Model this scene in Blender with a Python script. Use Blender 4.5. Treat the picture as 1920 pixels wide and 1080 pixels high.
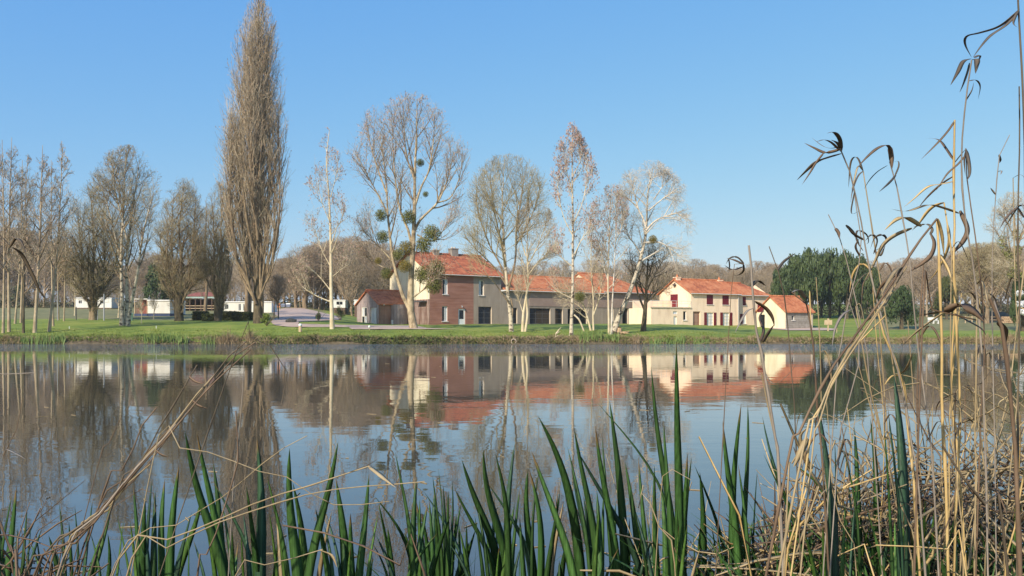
import bpy, math, random
import numpy as np
from mathutils import Vector

S = bpy.context.scene
for q in list(bpy.data.objects): bpy.data.objects.remove(q)
COL = S.collection
rad = math.radians
F = 1600.0      # focal length in photograph pixels
CZ = 1.3        # eye height above the water
HY = 617.0      # horizon row

# ---------------------------------------------------------------- camera
cam = bpy.data.cameras.new('camera'); cam.sensor_width = 36.0
cam.lens = 36.0 * F / 1920.0
cam.shift_y = (HY - 540.0) / 1920.0
cam.clip_start = 0.05; cam.clip_end = 3000.0
cam_o = bpy.data.objects.new('camera', cam); COL.objects.link(cam_o)
cam_o.location = (0, 0, CZ); cam_o.rotation_euler = (rad(90), 0, 0)
S.camera = cam_o

# ---------------------------------------------------------------- light
SUN_EL = rad(33); SUN_TH = rad(55)     # sun behind the viewer's left shoulder
sdir = Vector((-math.cos(SUN_TH) * math.cos(SUN_EL), -math.sin(SUN_TH) * math.cos(SUN_EL), math.sin(SUN_EL)))
wd = bpy.data.worlds.new("World"); S.world = wd; wd.use_nodes = True
wn = wd.node_tree.nodes; sky = wn.new('ShaderNodeTexSky'); sky.sky_type = 'NISHITA'
sky.sun_disc = False; sky.sun_elevation = SUN_EL
sky.sun_rotation = math.atan2(sdir.x, sdir.y) % (2 * math.pi)
sky.air_density = 1.0; sky.dust_density = 0.6; sky.ozone_density = 2.2
wn['Background'].inputs[1].default_value = 0.145
# the clear spring sky: deeper, more even blue than the bare model gives
sp = wn.new('ShaderNodeSeparateColor'); cb_ = wn.new('ShaderNodeCombineColor'); wd.node_tree.links.new(sky.outputs[0], sp.inputs[0])
for i, (gain, ref, gam) in enumerate(((1.10, 1.65, .98), (2.72, 2.76, .58), (5.05, 4.58, .12))):
    a = wn.new('ShaderNodeMath'); a.operation = 'DIVIDE'; a.inputs[1].default_value = ref; wd.node_tree.links.new(sp.outputs[i], a.inputs[0])
    b = wn.new('ShaderNodeMath'); b.operation = 'POWER'; b.inputs[1].default_value = gam; wd.node_tree.links.new(a.outputs[0], b.inputs[0])
    c = wn.new('ShaderNodeMath'); c.operation = 'MULTIPLY'; c.inputs[1].default_value = gain; wd.node_tree.links.new(b.outputs[0], c.inputs[0])
    wd.node_tree.links.new(c.outputs[0], cb_.inputs[i])
wd.node_tree.links.new(cb_.outputs[0], wn['Background'].inputs[0])
sl = bpy.data.lights.new('sun', 'SUN'); sl.energy = 5.0; sl.angle = rad(0.5); sl.color = (1.0, 0.90, 0.76)
so = bpy.data.objects.new('sun', sl); COL.objects.link(so)
so.rotation_euler = (-sdir).to_track_quat('-Z', 'Y').to_euler(); so.location = (-30, -30, 40)
S.view_settings.view_transform = 'Standard'; S.view_settings.look = 'None'
S.view_settings.gamma = 1.0; S.view_settings.use_curve_mapping = False
S.view_settings.exposure = 0.2
try:
    S.cycles.max_bounces = 6; S.cycles.transparent_max_bounces = 8
except Exception: pass

# ---------------------------------------------------------------- basic helpers
def W(px, py, Y): return ((px - 960) / F * Y, Y, CZ + (HY - py) / F * Y)
def X_at(px, Y): return (px - 960) / F * Y

TA = np.array([(-50, -.6), (74.0, -.25), (75.2, .40), (80, .85), (90, 1.64), (95, 2.0), (105, 2.4), (165, 5.2), (200, 6.6), (400, 14), (900, 24)])
TB = np.array([(-50, -.6), (74.0, -.25), (75.2, .42), (80, .75), (88, 1.3), (100, 1.65), (112, 1.93), (150, 2.3), (200, 4.2), (400, 11), (900, 24)])
TC = np.array([(-50, -.6), (74.0, -.25), (75.2, .32), (80, .6), (95, .95), (112, 1.3), (120, 1.75), (150, 3.0), (200, 5.0), (400, 13), (900, 24)])
def g(X, Y):
    X = np.asarray(X, float); Y = np.asarray(Y, float)
    Ye = Y + .35 * np.sin(X * .31) + .25 * np.sin(X * .83 + 1.3) * np.clip((84 - Y) / 8, 0, 1)
    Ye = np.where(Y < 84, Ye, Y)
    px = 960 + F * X / np.maximum(Y, 70)
    a = np.interp(Ye, TA[:, 0], TA[:, 1]); b = np.interp(Ye, TB[:, 0], TB[:, 1]); c = np.interp(Ye, TC[:, 0], TC[:, 1])
    s1 = np.clip((px - 550) / 200, 0, 1); s1 = s1 * s1 * (3 - 2 * s1)
    s2 = np.clip((px - 1220) / 230, 0, 1); s2 = s2 * s2 * (3 - 2 * s2)
    return (a * (1 - s1) + b * s1) * (1 - s2) + c * s2
def hit(px, py):
    Y = np.arange(74.5, 420, .25)
    z = CZ + (HY - py) / F * Y
    gg = g((px - 960) / F * Y, Y)
    k = np.argmax(gg >= z - 1e-6)
    y = float(Y[k]) if (gg >= z).any() else 300.0
    x = (px - 960) / F * y
    return x, y, float(g(x, y))

def tag(o, label=None, cat=None, group=None, kind=None):
    if label: o['label'] = label
    if cat: o['category'] = cat
    if group: o['group'] = group
    if kind: o['kind'] = kind
    return o
def empty(name, loc, rz=0.0, label=None, cat=None, group=None):
    o = bpy.data.objects.new(name, None); COL.objects.link(o); o.location = loc; o.rotation_euler = (0, 0, rz)
    o.empty_display_size = .2
    return tag(o, label, cat, group)
def link(name, me, mat=None, parent=None):
    o = bpy.data.objects.new(name, me); COL.objects.link(o)
    if parent is not None: o.parent = parent
    if mat is not None and not me.materials: me.materials.append(mat)
    return o

class MB:
    def __init__(s): s.v = []; s.f = []; s.m = []
    def poly(s, pts, mi=0):
        n = len(s.v); s.v += [tuple(p) for p in pts]; s.f.append(tuple(range(n, n + len(pts)))); s.m.append(mi)
    def box(s, x0, x1, y0, y1, z0, z1, mi=0):
        n = len(s.v)
        s.v += [(x0, y0, z0), (x1, y0, z0), (x1, y1, z0), (x0, y1, z0), (x0, y0, z1), (x1, y0, z1), (x1, y1, z1), (x0, y1, z1)]
        for q in ((0, 3, 2, 1), (4, 5, 6, 7), (0, 1, 5, 4), (1, 2, 6, 5), (2, 3, 7, 6), (3, 0, 4, 7)):
            s.f.append(tuple(n + i for i in q)); s.m.append(mi)
    def prism(s, base, top, mi=0):
        n = len(s.v); k = len(base); s.v += [tuple(p) for p in base] + [tuple(p) for p in top]
        s.f.append(tuple(n + i for i in range(k))[::-1]); s.f.append(tuple(n + k + i for i in range(k))); s.m += [mi, mi]
        for i in range(k):
            j = (i + 1) % k; s.f.append((n + i, n + j, n + k + j, n + k + i)); s.m.append(mi)
    def tube(s, pts, rs, sides=8, mi=0, cap=True):
        pts = [Vector(p) for p in pts]
        if not hasattr(rs, '__len__'): rs = [rs] * len(pts)
        n = len(s.v)
        for i, p in enumerate(pts):
            t = (pts[min(i + 1, len(pts) - 1)] - pts[max(i - 1, 0)]).normalized()
            ref = Vector((0, 0, 1)) if abs(t.z) < .9 else Vector((1, 0, 0))
            a = t.cross(ref).normalized(); b = t.cross(a)
            for k in range(sides):
                w = 2 * math.pi * k / sides
                s.v.append(tuple(p + (a * math.cos(w) + b * math.sin(w)) * rs[i]))
        for i in range(len(pts) - 1):
            for k in range(sides):
                j = (k + 1) % sides
                s.f.append((n + i * sides + k, n + i * sides + j, n + (i + 1) * sides + j, n + (i + 1) * sides + k)); s.m.append(mi)
        if cap:
            s.f.append(tuple(n + k for k in range(sides))[::-1]); s.f.append(tuple(n + (len(pts) - 1) * sides + k for k in range(sides))); s.m += [mi, mi]
    def build(s, name, mats, parent=None, smooth=False, bevel=0):
        me = bpy.data.meshes.new(name); me.from_pydata(s.v, [], s.f); me.update()
        for m in (mats if isinstance(mats, (list, tuple)) else [mats]): me.materials.append(m)
        if isinstance(mats, (list, tuple)): me.polygons.foreach_set('material_index', s.m)
        if smooth: me.polygons.foreach_set('use_smooth', [True] * len(me.polygons))
        o = bpy.data.objects.new(name, me); COL.objects.link(o)
        if parent is not None: o.parent = parent
        if bevel:
            b = o.modifiers.new('bevel', 'BEVEL'); b.width = bevel; b.segments = 2; b.limit_method = 'ANGLE'
        return o

def np_mesh(name, V, Q, mat=None, smooth=True):
    """V (n,3), Q (m,4) quads."""
    me = bpy.data.meshes.new(name)
    me.vertices.add(len(V)); me.vertices.foreach_set('co', np.ascontiguousarray(V, np.float32).ravel())
    me.loops.add(Q.size); me.loops.foreach_set('vertex_index', np.ascontiguousarray(Q, np.int32).ravel())
    me.polygons.add(len(Q)); me.polygons.foreach_set('loop_start', np.arange(0, Q.size, Q.shape[1], dtype=np.int32))
    me.polygons.foreach_set('use_smooth', np.full(len(Q), smooth))
    me.update(calc_edges=True)
    if mat is not None: me.materials.append(mat)
    return me

def tubes(groups, rng):
    """groups: list of (P (n,k,3), R (n,k), sides) -> V, Q"""
    VV, QQ, off = [], [], 0
    for P, R, s in groups:
        if len(P) == 0: continue
        n, k, _ = P.shape
        T = np.gradient(P, axis=1); T /= np.linalg.norm(T, axis=2, keepdims=True) + 1e-9
        ref = rng.normal(size=(n, 1, 3)); ref /= np.linalg.norm(ref, axis=2, keepdims=True)
        n1 = np.cross(T, np.broadcast_to(ref, T.shape)); n1 /= np.linalg.norm(n1, axis=2, keepdims=True) + 1e-9
        if s == 2:
            V = np.stack([P + n1 * R[..., None], P - n1 * R[..., None]], axis=2)
            V = V.reshape(-1, 3)
            b = (np.arange(n)[:, None] * k + np.arange(k - 1)[None]) * 2
            Q = np.stack([b, b + 1, b + 3, b + 2], axis=-1).reshape(-1, 4)
        else:
            n2 = np.cross(T, n1)
            w = 2 * np.pi * np.arange(s) / s
            V = P[:, :, None] + (n1[:, :, None] * np.cos(w)[None, None, :, None] + n2[:, :, None] * np.sin(w)[None, None, :, None]) * R[:, :, None, None]
            V = V.reshape(-1, 3)
            b = ((np.arange(n)[:, None] * k + np.arange(k - 1)[None]) * s)[..., None]
            i = np.arange(s)[None, None]; j = (i + 1) % s
            Q = np.stack([b + i, b + j, b + s + j, b + s + i], axis=-1).reshape(-1, 4)
        VV.append(V); QQ.append(Q + off); off += len(V)
    return np.concatenate(VV), np.concatenate(QQ)

# ---------------------------------------------------------------- materials
def mat(name, c1, c2=None, rough=.8, scale=3.0, bump=0.0, bscale=None, stretch=(1, 1, 1), c3=None, spec=.3, bands=None, detail=4, hard=(.35, .65), bdist=.02, trans=0.0):
    m = bpy.data.materials.new(name); m.use_nodes = True
    N = m.node_tree.nodes; L = m.node_tree.links; b = N['Principled BSDF']
    b.inputs['Roughness'].default_value = rough
    b.inputs['Specular IOR Level'].default_value = spec
    tc = N.new('ShaderNodeTexCoord'); mp = N.new('ShaderNodeMapping'); mp.inputs['Scale'].default_value = stretch
    L.new(tc.outputs['Object'], mp.inputs['Vector'])
    if c2 is None: b.inputs['Base Color'].default_value = (*c1, 1)
    else:
        nz = N.new('ShaderNodeTexNoise'); nz.inputs['Scale'].default_value = scale; nz.inputs['Detail'].default_value = detail
        nz.inputs['Roughness'].default_value = .65
        L.new(mp.outputs[0], nz.inputs['Vector'])
        cr = N.new('ShaderNodeValToRGB'); cr.color_ramp.elements[0].position = hard[0]; cr.color_ramp.elements[1].position = hard[1]
        cr.color_ramp.elements[0].color = (*c1, 1); cr.color_ramp.elements[1].color = (*c2, 1)
        if c3 is not None:
            e = cr.color_ramp.elements.new((hard[0] + hard[1]) / 2); e.color = (*c3, 1)
        L.new(nz.outputs['Fac'], cr.inputs['Fac'])
        out = cr.outputs['Color']
        if bands:      # board or course lines along z: (period, depth of tone)
            sx = N.new('ShaderNodeSeparateXYZ'); L.new(tc.outputs['Object'], sx.inputs[0])
            mu = N.new('ShaderNodeMath'); mu.operation = 'MULTIPLY'; mu.inputs[1].default_value = 1 / bands[0]; L.new(sx.outputs['Z'], mu.inputs[0])
            fl = N.new('ShaderNodeMath'); fl.operation = 'FLOOR'; L.new(mu.outputs[0], fl.inputs[0])
            wn_ = N.new('ShaderNodeTexWhiteNoise'); wn_.noise_dimensions = '1D'; L.new(fl.outputs[0], wn_.inputs['W'])
            mr = N.new('ShaderNodeMapRange'); mr.inputs['To Min'].default_value = 1 - bands[1]; mr.inputs['To Max'].default_value = 1 + bands[1] * .4
            L.new(wn_.outputs['Value'], mr.inputs['Value'])
            fr = N.new('ShaderNodeMath'); fr.operation = 'FRACT'; L.new(mu.outputs[0], fr.inputs[0])
            gt = N.new('ShaderNodeMath'); gt.operation = 'GREATER_THAN'; gt.inputs[1].default_value = .12; L.new(fr.outputs[0], gt.inputs[0])
            m2 = N.new('ShaderNodeMapRange'); m2.inputs['To Min'].default_value = .72; L.new(gt.outputs[0], m2.inputs['Value'])
            mm = N.new('ShaderNodeMath'); mm.operation = 'MULTIPLY'; L.new(mr.outputs[0], mm.inputs[0]); L.new(m2.outputs[0], mm.inputs[1])
            vm = N.new('ShaderNodeVectorMath'); vm.operation = 'SCALE'; L.new(out, vm.inputs[0]); L.new(mm.outputs[0], vm.inputs['Scale'])
            out = vm.outputs[0]
        L.new(out, b.inputs['Base Color'])
    if bump:
        nb = N.new('ShaderNodeTexNoise'); nb.inputs['Scale'].default_value = bscale or scale * 3; nb.inputs['Detail'].default_value = 5
        L.new(mp.outputs[0], nb.inputs['Vector'])
        bp = N.new('ShaderNodeBump'); bp.inputs['Strength'].default_value = bump; bp.inputs['Distance'].default_value = bdist
        L.new(nb.outputs['Fac'], bp.inputs['Height']); L.new(bp.outputs[0], b.inputs['Normal'])
    if trans:
        tr = N.new('ShaderNodeBsdfTranslucent'); mx = N.new('ShaderNodeMixShader'); mx.inputs[0].default_value = trans
        if c2 is not None: L.new(out, tr.inputs['Color'])
        else: tr.inputs['Color'].default_value = (*c1, 1)
        L.new(b.outputs[0], mx.inputs[1]); L.new(tr.outputs[0], mx.inputs[2]); L.new(mx.outputs[0], N['Material Output'].inputs[0])
    return m

M = {}
M['lawn'] = mat('lawn', (.105, .155, .024), (.33, .31, .07), .9, .28, .9, 6, c3=(.195, .25, .036), bdist=.08, detail=9, hard=(.3, .72))
M['soil'] = mat('soil', (.07, .055, .03), (.17, .13, .075), .95, 2, .8, 9)
M['gravel'] = mat('gravel', (.40, .28, .21), (.56, .43, .34), .95, .6, .4, 30, detail=8)
M['path'] = mat('path', (.42, .30, .23), (.56, .43, .34), .95, .8, .4, 30)
M['cladding'] = mat('brick_red_cladding', (.30, .135, .09), (.40, .20, .145), .75, .9, .3, 12, stretch=(.5, .5, 3), bands=(.17, .13))
M['clad_dark'] = mat('weathered_cladding', (.16, .085, .06), (.34, .25, .21), .75, 1.5, .2, 12, stretch=(2.2, 2.2, .25), bands=(.17, .1), hard=(.4, .6))
M['clad_grey'] = mat('silvered_wood_boards', (.26, .19, .17), (.50, .41, .38), .75, 1.6, .2, 12, stretch=(2.5, 2.5, .2), bands=(.17, .08))
M['clad_tan'] = mat('brown_wood_boards', (.27, .14, .09), (.38, .24, .17), .75, 1.5, .2, 12, stretch=(2.2, 2.2, .3), bands=(.17, .1))
M['render_grey'] = mat('grey_render', (.30, .24, .185), (.39, .32, .25), .9, 1.0, .2, 40, stretch=(1.5, 1.5, .35))
M['render_brown'] = mat('brown_wall_panel', (.31, .215, .17), (.36, .26, .205), .9, 1.2, .2, 40)
M['jamb'] = mat('pale_beige_reveal', (.55, .45, .33), (.62, .52, .4), .9, 3)  # reveals paler than the wall around them
M['cream'] = mat('cream_render', (.62, .54, .35), (.80, .71, .50), .9, .9, .15, 40, stretch=(1.5, 1.5, .35), hard=(.3, .55))
M['peach'] = mat('peach_render', (.74, .55, .38), (.90, .70, .50), .9, .8, .15, 40, stretch=(1.5, 1.5, .4), hard=(.3, .52))
M['stone_grey'] = mat('grey_block_wall', (.26, .23, .19), (.40, .36, .30), .95, 2.2, .5, 12, bands=(.25, .12))
M['shutter'] = mat('dark_red_paint', (.13, .012, .018), (.17, .018, .024), .5, 3)
M['white'] = mat('white_paint', (.78, .78, .75), (.70, .70, .66), .5, 1.5)
M['offwhite'] = mat('offwhite_panel', (.80, .78, .70), (.70, .67, .58), .6, .8, stretch=(1, 1, .3))
M['creamfr'] = mat('cream_door_paint', (.78, .74, .62), (.70, .66, .54), .5, 3)
M['blue'] = mat('dark_blue_skirting', (.03, .05, .11), (.05, .07, .14), .6, 3)
M['darkwood'] = mat('dark_timber', (.10, .065, .045), (.19, .12, .085), .8, 3, stretch=(1, 1, 4))
M['redwood'] = mat('reddish_timber', (.22, .07, .05), (.30, .11, .08), .8, 3)
M['wood'] = mat('pale_timber', (.45, .32, .19), (.60, .46, .30), .8, 4, stretch=(3, 3, .4))
M['metal'] = mat('grey_metal', (.30, .31, .33), (.38, .39, .40), .4, 3, spec=.5)
M['gutter'] = mat('pale_gutter', (.62, .58, .52), (.68, .64, .58), .5, 3)
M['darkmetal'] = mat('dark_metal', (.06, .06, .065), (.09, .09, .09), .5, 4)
M['glass'] = mat('window_glass', (.012, .014, .015), (.02, .022, .022), .08, 2, spec=.35)
M['curtain'] = mat('net_curtain', (.55, .56, .56), (.68, .69, .68), .4, 4, stretch=(5, 5, .2))
M['teal'] = mat('pale_green_fascia', (.30, .42, .38), (.36, .48, .44), .6, 3)
M['orange'] = mat('orange_board', (.48, .17, .07), (.56, .24, .11), .7, 4)
M['binblue'] = mat('blue_grey_plastic', (.16, .19, .25), (.22, .25, .32), .5, 4)
M['mint'] = mat('pale_green_plastic', (.38, .58, .42), (.45, .66, .5), .5, 4)
M['rock'] = mat('dark_rock', (.03, .03, .03), (.08, .08, .07), .9, 5, .6, 20)
M['stump'] = mat('cut_wood', (.42, .27, .15), (.58, .42, .26), .9, 6, .5, 20)
M['bark_pale'] = mat('pale_poplar_bark', (.50, .41, .25), (.68, .59, .42), .9, 2.0, .5, 12, stretch=(1, 1, .7), c3=(.60, .50, .33))
M['bark_tan'] = mat('tan_bark', (.28, .21, .13), (.52, .42, .28), .9, 2.2, .5, 12, stretch=(1, 1, .6))
M['bark_birch'] = mat('spotted_bark', (.08, .06, .04), (.55, .47, .34), .9, 2.2, .5, 12, stretch=(1, 1, 1.6), hard=(.40, .50))
M['bark_brown'] = mat('brown_bark', (.16, .115, .07), (.34, .255, .16), .95, 3.0, .7, 12, stretch=(1, 1, .35))
M['bark_dark'] = mat('dark_mossy_bark', (.055, .045, .028), (.16, .125, .075), .95, 3.0, .7, 12, stretch=(1, 1, .35))
M['bark_mottle'] = mat('mottled_poplar_bark', (.20, .15, .09), (.52, .42, .27), .9, 2.2, .5, 12, stretch=(1, 1, .6), hard=(.36, .62))
M['bark_white'] = mat('white_plane_bark', (.36, .30, .23), (.66, .59, .48), .9, 1.6, .3, 12, hard=(.38, .52))
M['tw_brown'] = mat('brown_twigs', (.27, .215, .14), (.42, .345, .23), .9, .4)
M['tw_olive'] = mat('olive_twigs', (.29, .235, .125), (.42, .35, .20), .9, .4)
M['tw_pop'] = mat('fawn_twigs', (.35, .28, .18), (.53, .44, .30), .9, .25)
M['tw_pale'] = mat('pale_twigs', (.44, .36, .24), (.56, .47, .33), .9, .4)
M['tw_white'] = mat('whitish_twigs', (.48, .42, .33), (.64, .57, .46), .9, .4)
M['tw_dark'] = mat('dark_twigs', (.12, .09, .06), (.20, .155, .10), .9, .4)
M['tw_far'] = mat('distant_twigs', (.31, .24, .165), (.46, .37, .26), .95, .12, c3=(.38, .295, .20))  # lighter tone puts some of the distance haze into the colour
M['bud'] = mat('red_brown_catkins', (.33, .20, .16), (.46, .30, .24), .8, 3)
M['budf'] = mat('fawn_catkins', (.34, .225, .15), (.44, .30, .2), .8, 3)
M['mistle'] = mat('mistletoe_leaves', (.13, .14, .035), (.22, .22, .06), .7, 3, trans=.2)
M['mistley'] = mat('yellow_mistletoe_leaves', (.22, .17, .035), (.30, .24, .06), .7, 3, trans=.2)
M['ever'] = mat('evergreen_leaves', (.032, .058, .018), (.09, .125, .036), .6, .35, spec=.4, trans=.12)
M['ever2'] = mat('conifer_needles', (.03, .055, .02), (.07, .105, .032), .7, .5, trans=.1)
M['hedge'] = mat('hedge_leaves', (.035, .05, .016), (.10, .115, .035), .8, .8, trans=.1)
M['ivy'] = mat('ivy_leaves', (.20, .22, .05), (.30, .30, .09), .6, 2, trans=.2)
M['blossom'] = mat('white_blossom', (.80, .80, .80), (.88, .88, .88), .8, 2)
M['iris'] = mat('iris_leaf', (.022, .060, .014), (.050, .110, .026), .5, 2.2, .25, 90, stretch=(1.6, 1.6, .25), spec=.3, trans=.16, bdist=.002)
M['iris_blue'] = mat('blue_green_iris_leaf', (.022, .055, .028), (.038, .082, .042), .5, 2.2, .25, 90, stretch=(1.6, 1.6, .25), spec=.3, trans=.12, bdist=.002)
M['iris_lime'] = mat('bright_iris_leaf', (.06, .13, .025), (.10, .19, .04), .45, 2.5, .2, 90, stretch=(1.6, 1.6, .25), trans=.25, bdist=.002)
M['far_iris'] = mat('far_iris_leaf', (.15, .24, .055), (.26, .34, .11), .6, .8, trans=.2)
M['grass'] = mat('tuft_grass', (.13, .19, .03), (.24, .27, .07), .8, .8, trans=.2)
M['dry'] = mat('dry_grass', (.24, .17, .09), (.42, .32, .19), .9, .8, trans=.15)
M['brush'] = mat('dark_brush', (.05, .045, .02), (.12, .11, .05), .9, 1.0)
M['reed_gold'] = mat('golden_reed', (.40, .26, .09), (.68, .50, .24), .55, 6, .2, 60, stretch=(1, 1, .4), c3=(.53, .37, .15), trans=.08)
M['reed_tan'] = mat('tan_reed', (.24, .175, .085), (.45, .35, .20), .6, 6, .2, 60, stretch=(1, 1, .4), trans=.08)
M['reed_brown'] = mat('brown_reed', (.09, .058, .036), (.21, .14, .085), .65, 6, .2, 60, stretch=(1, 1, .4), trans=.05)
M['reed_dark'] = mat('dark_reed', (.055, .042, .026), (.15, .115, .075), .65, 8, .2, 60, stretch=(1, 1, .4))  # backlit blades and shaded litter carry their darkness in this colour
M['reed_grey'] = mat('grey_reed', (.20, .165, .13), (.33, .28, .22), .65, 8, .2, 60, stretch=(1, 1, .4))
M['seed'] = mat('pink_blossom', (.55, .32, .34), (.65, .42, .42), .8, 2)

# iris blades: fine parallel veins, and a withered tip on some of them
for k_ in ('iris', 'iris_blue', 'iris_lime'):
    m_ = M[k_]; N_ = m_.node_tree.nodes; L_ = m_.node_tree.links; b_ = N_['Principled BSDF']; src = b_.inputs['Base Color'].links[0].from_socket
    tc_ = N_.new('ShaderNodeTexCoord'); mp_ = N_.new('ShaderNodeMapping'); mp_.inputs['Scale'].default_value = (1, 1, .02); L_.new(tc_.outputs['Object'], mp_.inputs[0])
    nv = N_.new('ShaderNodeTexNoise'); nv.inputs['Scale'].default_value = 260; nv.inputs['Detail'].default_value = 2; L_.new(mp_.outputs[0], nv.inputs['Vector'])
    mr_ = N_.new('ShaderNodeMapRange'); mr_.inputs['From Min'].default_value = .3; mr_.inputs['From Max'].default_value = .7; mr_.inputs['To Min'].default_value = .62; mr_.inputs['To Max'].default_value = 1.5; L_.new(nv.outputs['Fac'], mr_.inputs['Value'])
    oi = N_.new('ShaderNodeObjectInfo'); ov = N_.new('ShaderNodeMapRange'); ov.inputs['To Min'].default_value = .7; ov.inputs['To Max'].default_value = 1.45; L_.new(oi.outputs['Random'], ov.inputs['Value'])
    mu_ = N_.new('ShaderNodeMath'); mu_.operation = 'MULTIPLY'; L_.new(mr_.outputs[0], mu_.inputs[0]); L_.new(ov.outputs[0], mu_.inputs[1])
    sc_ = N_.new('ShaderNodeVectorMath'); sc_.operation = 'SCALE'; L_.new(src, sc_.inputs[0]); L_.new(mu_.outputs[0], sc_.inputs['Scale'])
    sx_ = N_.new('ShaderNodeSeparateXYZ'); L_.new(tc_.outputs['Generated'], sx_.inputs[0])
    th = N_.new('ShaderNodeMath'); th.operation = 'MULTIPLY_ADD'; th.inputs[1].default_value = -.16; th.inputs[2].default_value = 1.08; L_.new(oi.outputs['Random'], th.inputs[0])
    sb = N_.new('ShaderNodeMath'); sb.operation = 'SUBTRACT'; L_.new(sx_.outputs['Z'], sb.inputs[0]); L_.new(th.outputs[0], sb.inputs[1])
    m2_ = N_.new('ShaderNodeMapRange'); m2_.inputs['From Max'].default_value = .03; L_.new(sb.outputs[0], m2_.inputs['Value'])
    mx_ = N_.new('ShaderNodeMix'); mx_.data_type = 'RGBA'; L_.new(m2_.outputs[0], mx_.inputs[0]); L_.new(sc_.outputs[0], mx_.inputs[6]); mx_.inputs[7].default_value = (.20, .13, .05, 1)
    L_.new(mx_.outputs[2], b_.inputs['Base Color'])

# terracotta roof: tile rows along the slope (object z) and ribs along the ridge (object x)
def roof_mat(name, c1, c2, c3):
    m = bpy.data.materials.new(name); m.use_nodes = True; N = m.node_tree.nodes; L = m.node_tree.links; b = N['Principled BSDF']
    b.inputs['Roughness'].default_value = .85; b.inputs['Specular IOR Level'].default_value = .2
    tc = N.new('ShaderNodeTexCoord'); sx = N.new('ShaderNodeSeparateXYZ'); L.new(tc.outputs['Object'], sx.inputs[0])
    def mul(o, k, off=0.0):
        n = N.new('ShaderNodeMath'); n.operation = 'MULTIPLY_ADD'; n.inputs[1].default_value = k; n.inputs[2].default_value = off; L.new(o, n.inputs[0]); return n.outputs[0]
    def op(o, f):
        n = N.new('ShaderNodeMath'); n.operation = f; L.new(o, n.inputs[0]); return n.outputs[0]
    u = mul(sx.outputs['X'], 1 / .24); v = mul(sx.outputs['Z'], 1 / .155)
    cb = N.new('ShaderNodeCombineXYZ'); L.new(op(u, 'FLOOR'), cb.inputs[0]); L.new(op(v, 'FLOOR'), cb.inputs[1])
    wn_ = N.new('ShaderNodeTexWhiteNoise'); wn_.noise_dimensions = '2D'; L.new(cb.outputs[0], wn_.inputs['Vector'])
    nz = N.new('ShaderNodeTexNoise'); nz.inputs['Scale'].default_value = .8; nz.inputs['Detail'].default_value = 6; L.new(tc.outputs['Object'], nz.inputs['Vector'])
    mx = N.new('ShaderNodeMath'); mx.operation = 'MULTIPLY_ADD'; mx.inputs[1].default_value = .35; L.new(wn_.outputs['Value'], mx.inputs[0])
    sc = mul(nz.outputs['Fac'], 1.3, -.32); L.new(sc, mx.inputs[2])
    cr = N.new('ShaderNodeValToRGB'); cr.color_ramp.elements[0].position = .15; cr.color_ramp.elements[0].color = (*c1, 1)
    cr.color_ramp.elements[1].position = .85; cr.color_ramp.elements[1].color = (*c3, 1); e = cr.color_ramp.elements.new(.5); e.color = (*c2, 1)
    L.new(mx.outputs[0], cr.inputs[0]); L.new(cr.outputs[0], b.inputs['Base Color'])
    s1 = op(mul(op(u, 'FRACT'), math.pi), 'SINE'); s2 = op(v, 'FRACT')
    ad = N.new('ShaderNodeMath'); ad.operation = 'SUBTRACT'; L.new(s1, ad.inputs[0]); L.new(s2, ad.inputs[1])
    bp = N.new('ShaderNodeBump'); bp.inputs['Strength'].default_value = .8; bp.inputs['Distance'].default_value = .05
    L.new(ad.outputs[0], bp.inputs['Height']); L.new(bp.outputs[0], b.inputs['Normal'])
    return m
M['roof'] = roof_mat('orange_clay_tiles', (.32, .095, .045), (.56, .185, .075), (.66, .28, .13))
M['roof_dark'] = roof_mat('weathered_clay_tiles', (.20, .065, .04), (.46, .135, .06), (.58, .20, .09))

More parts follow.
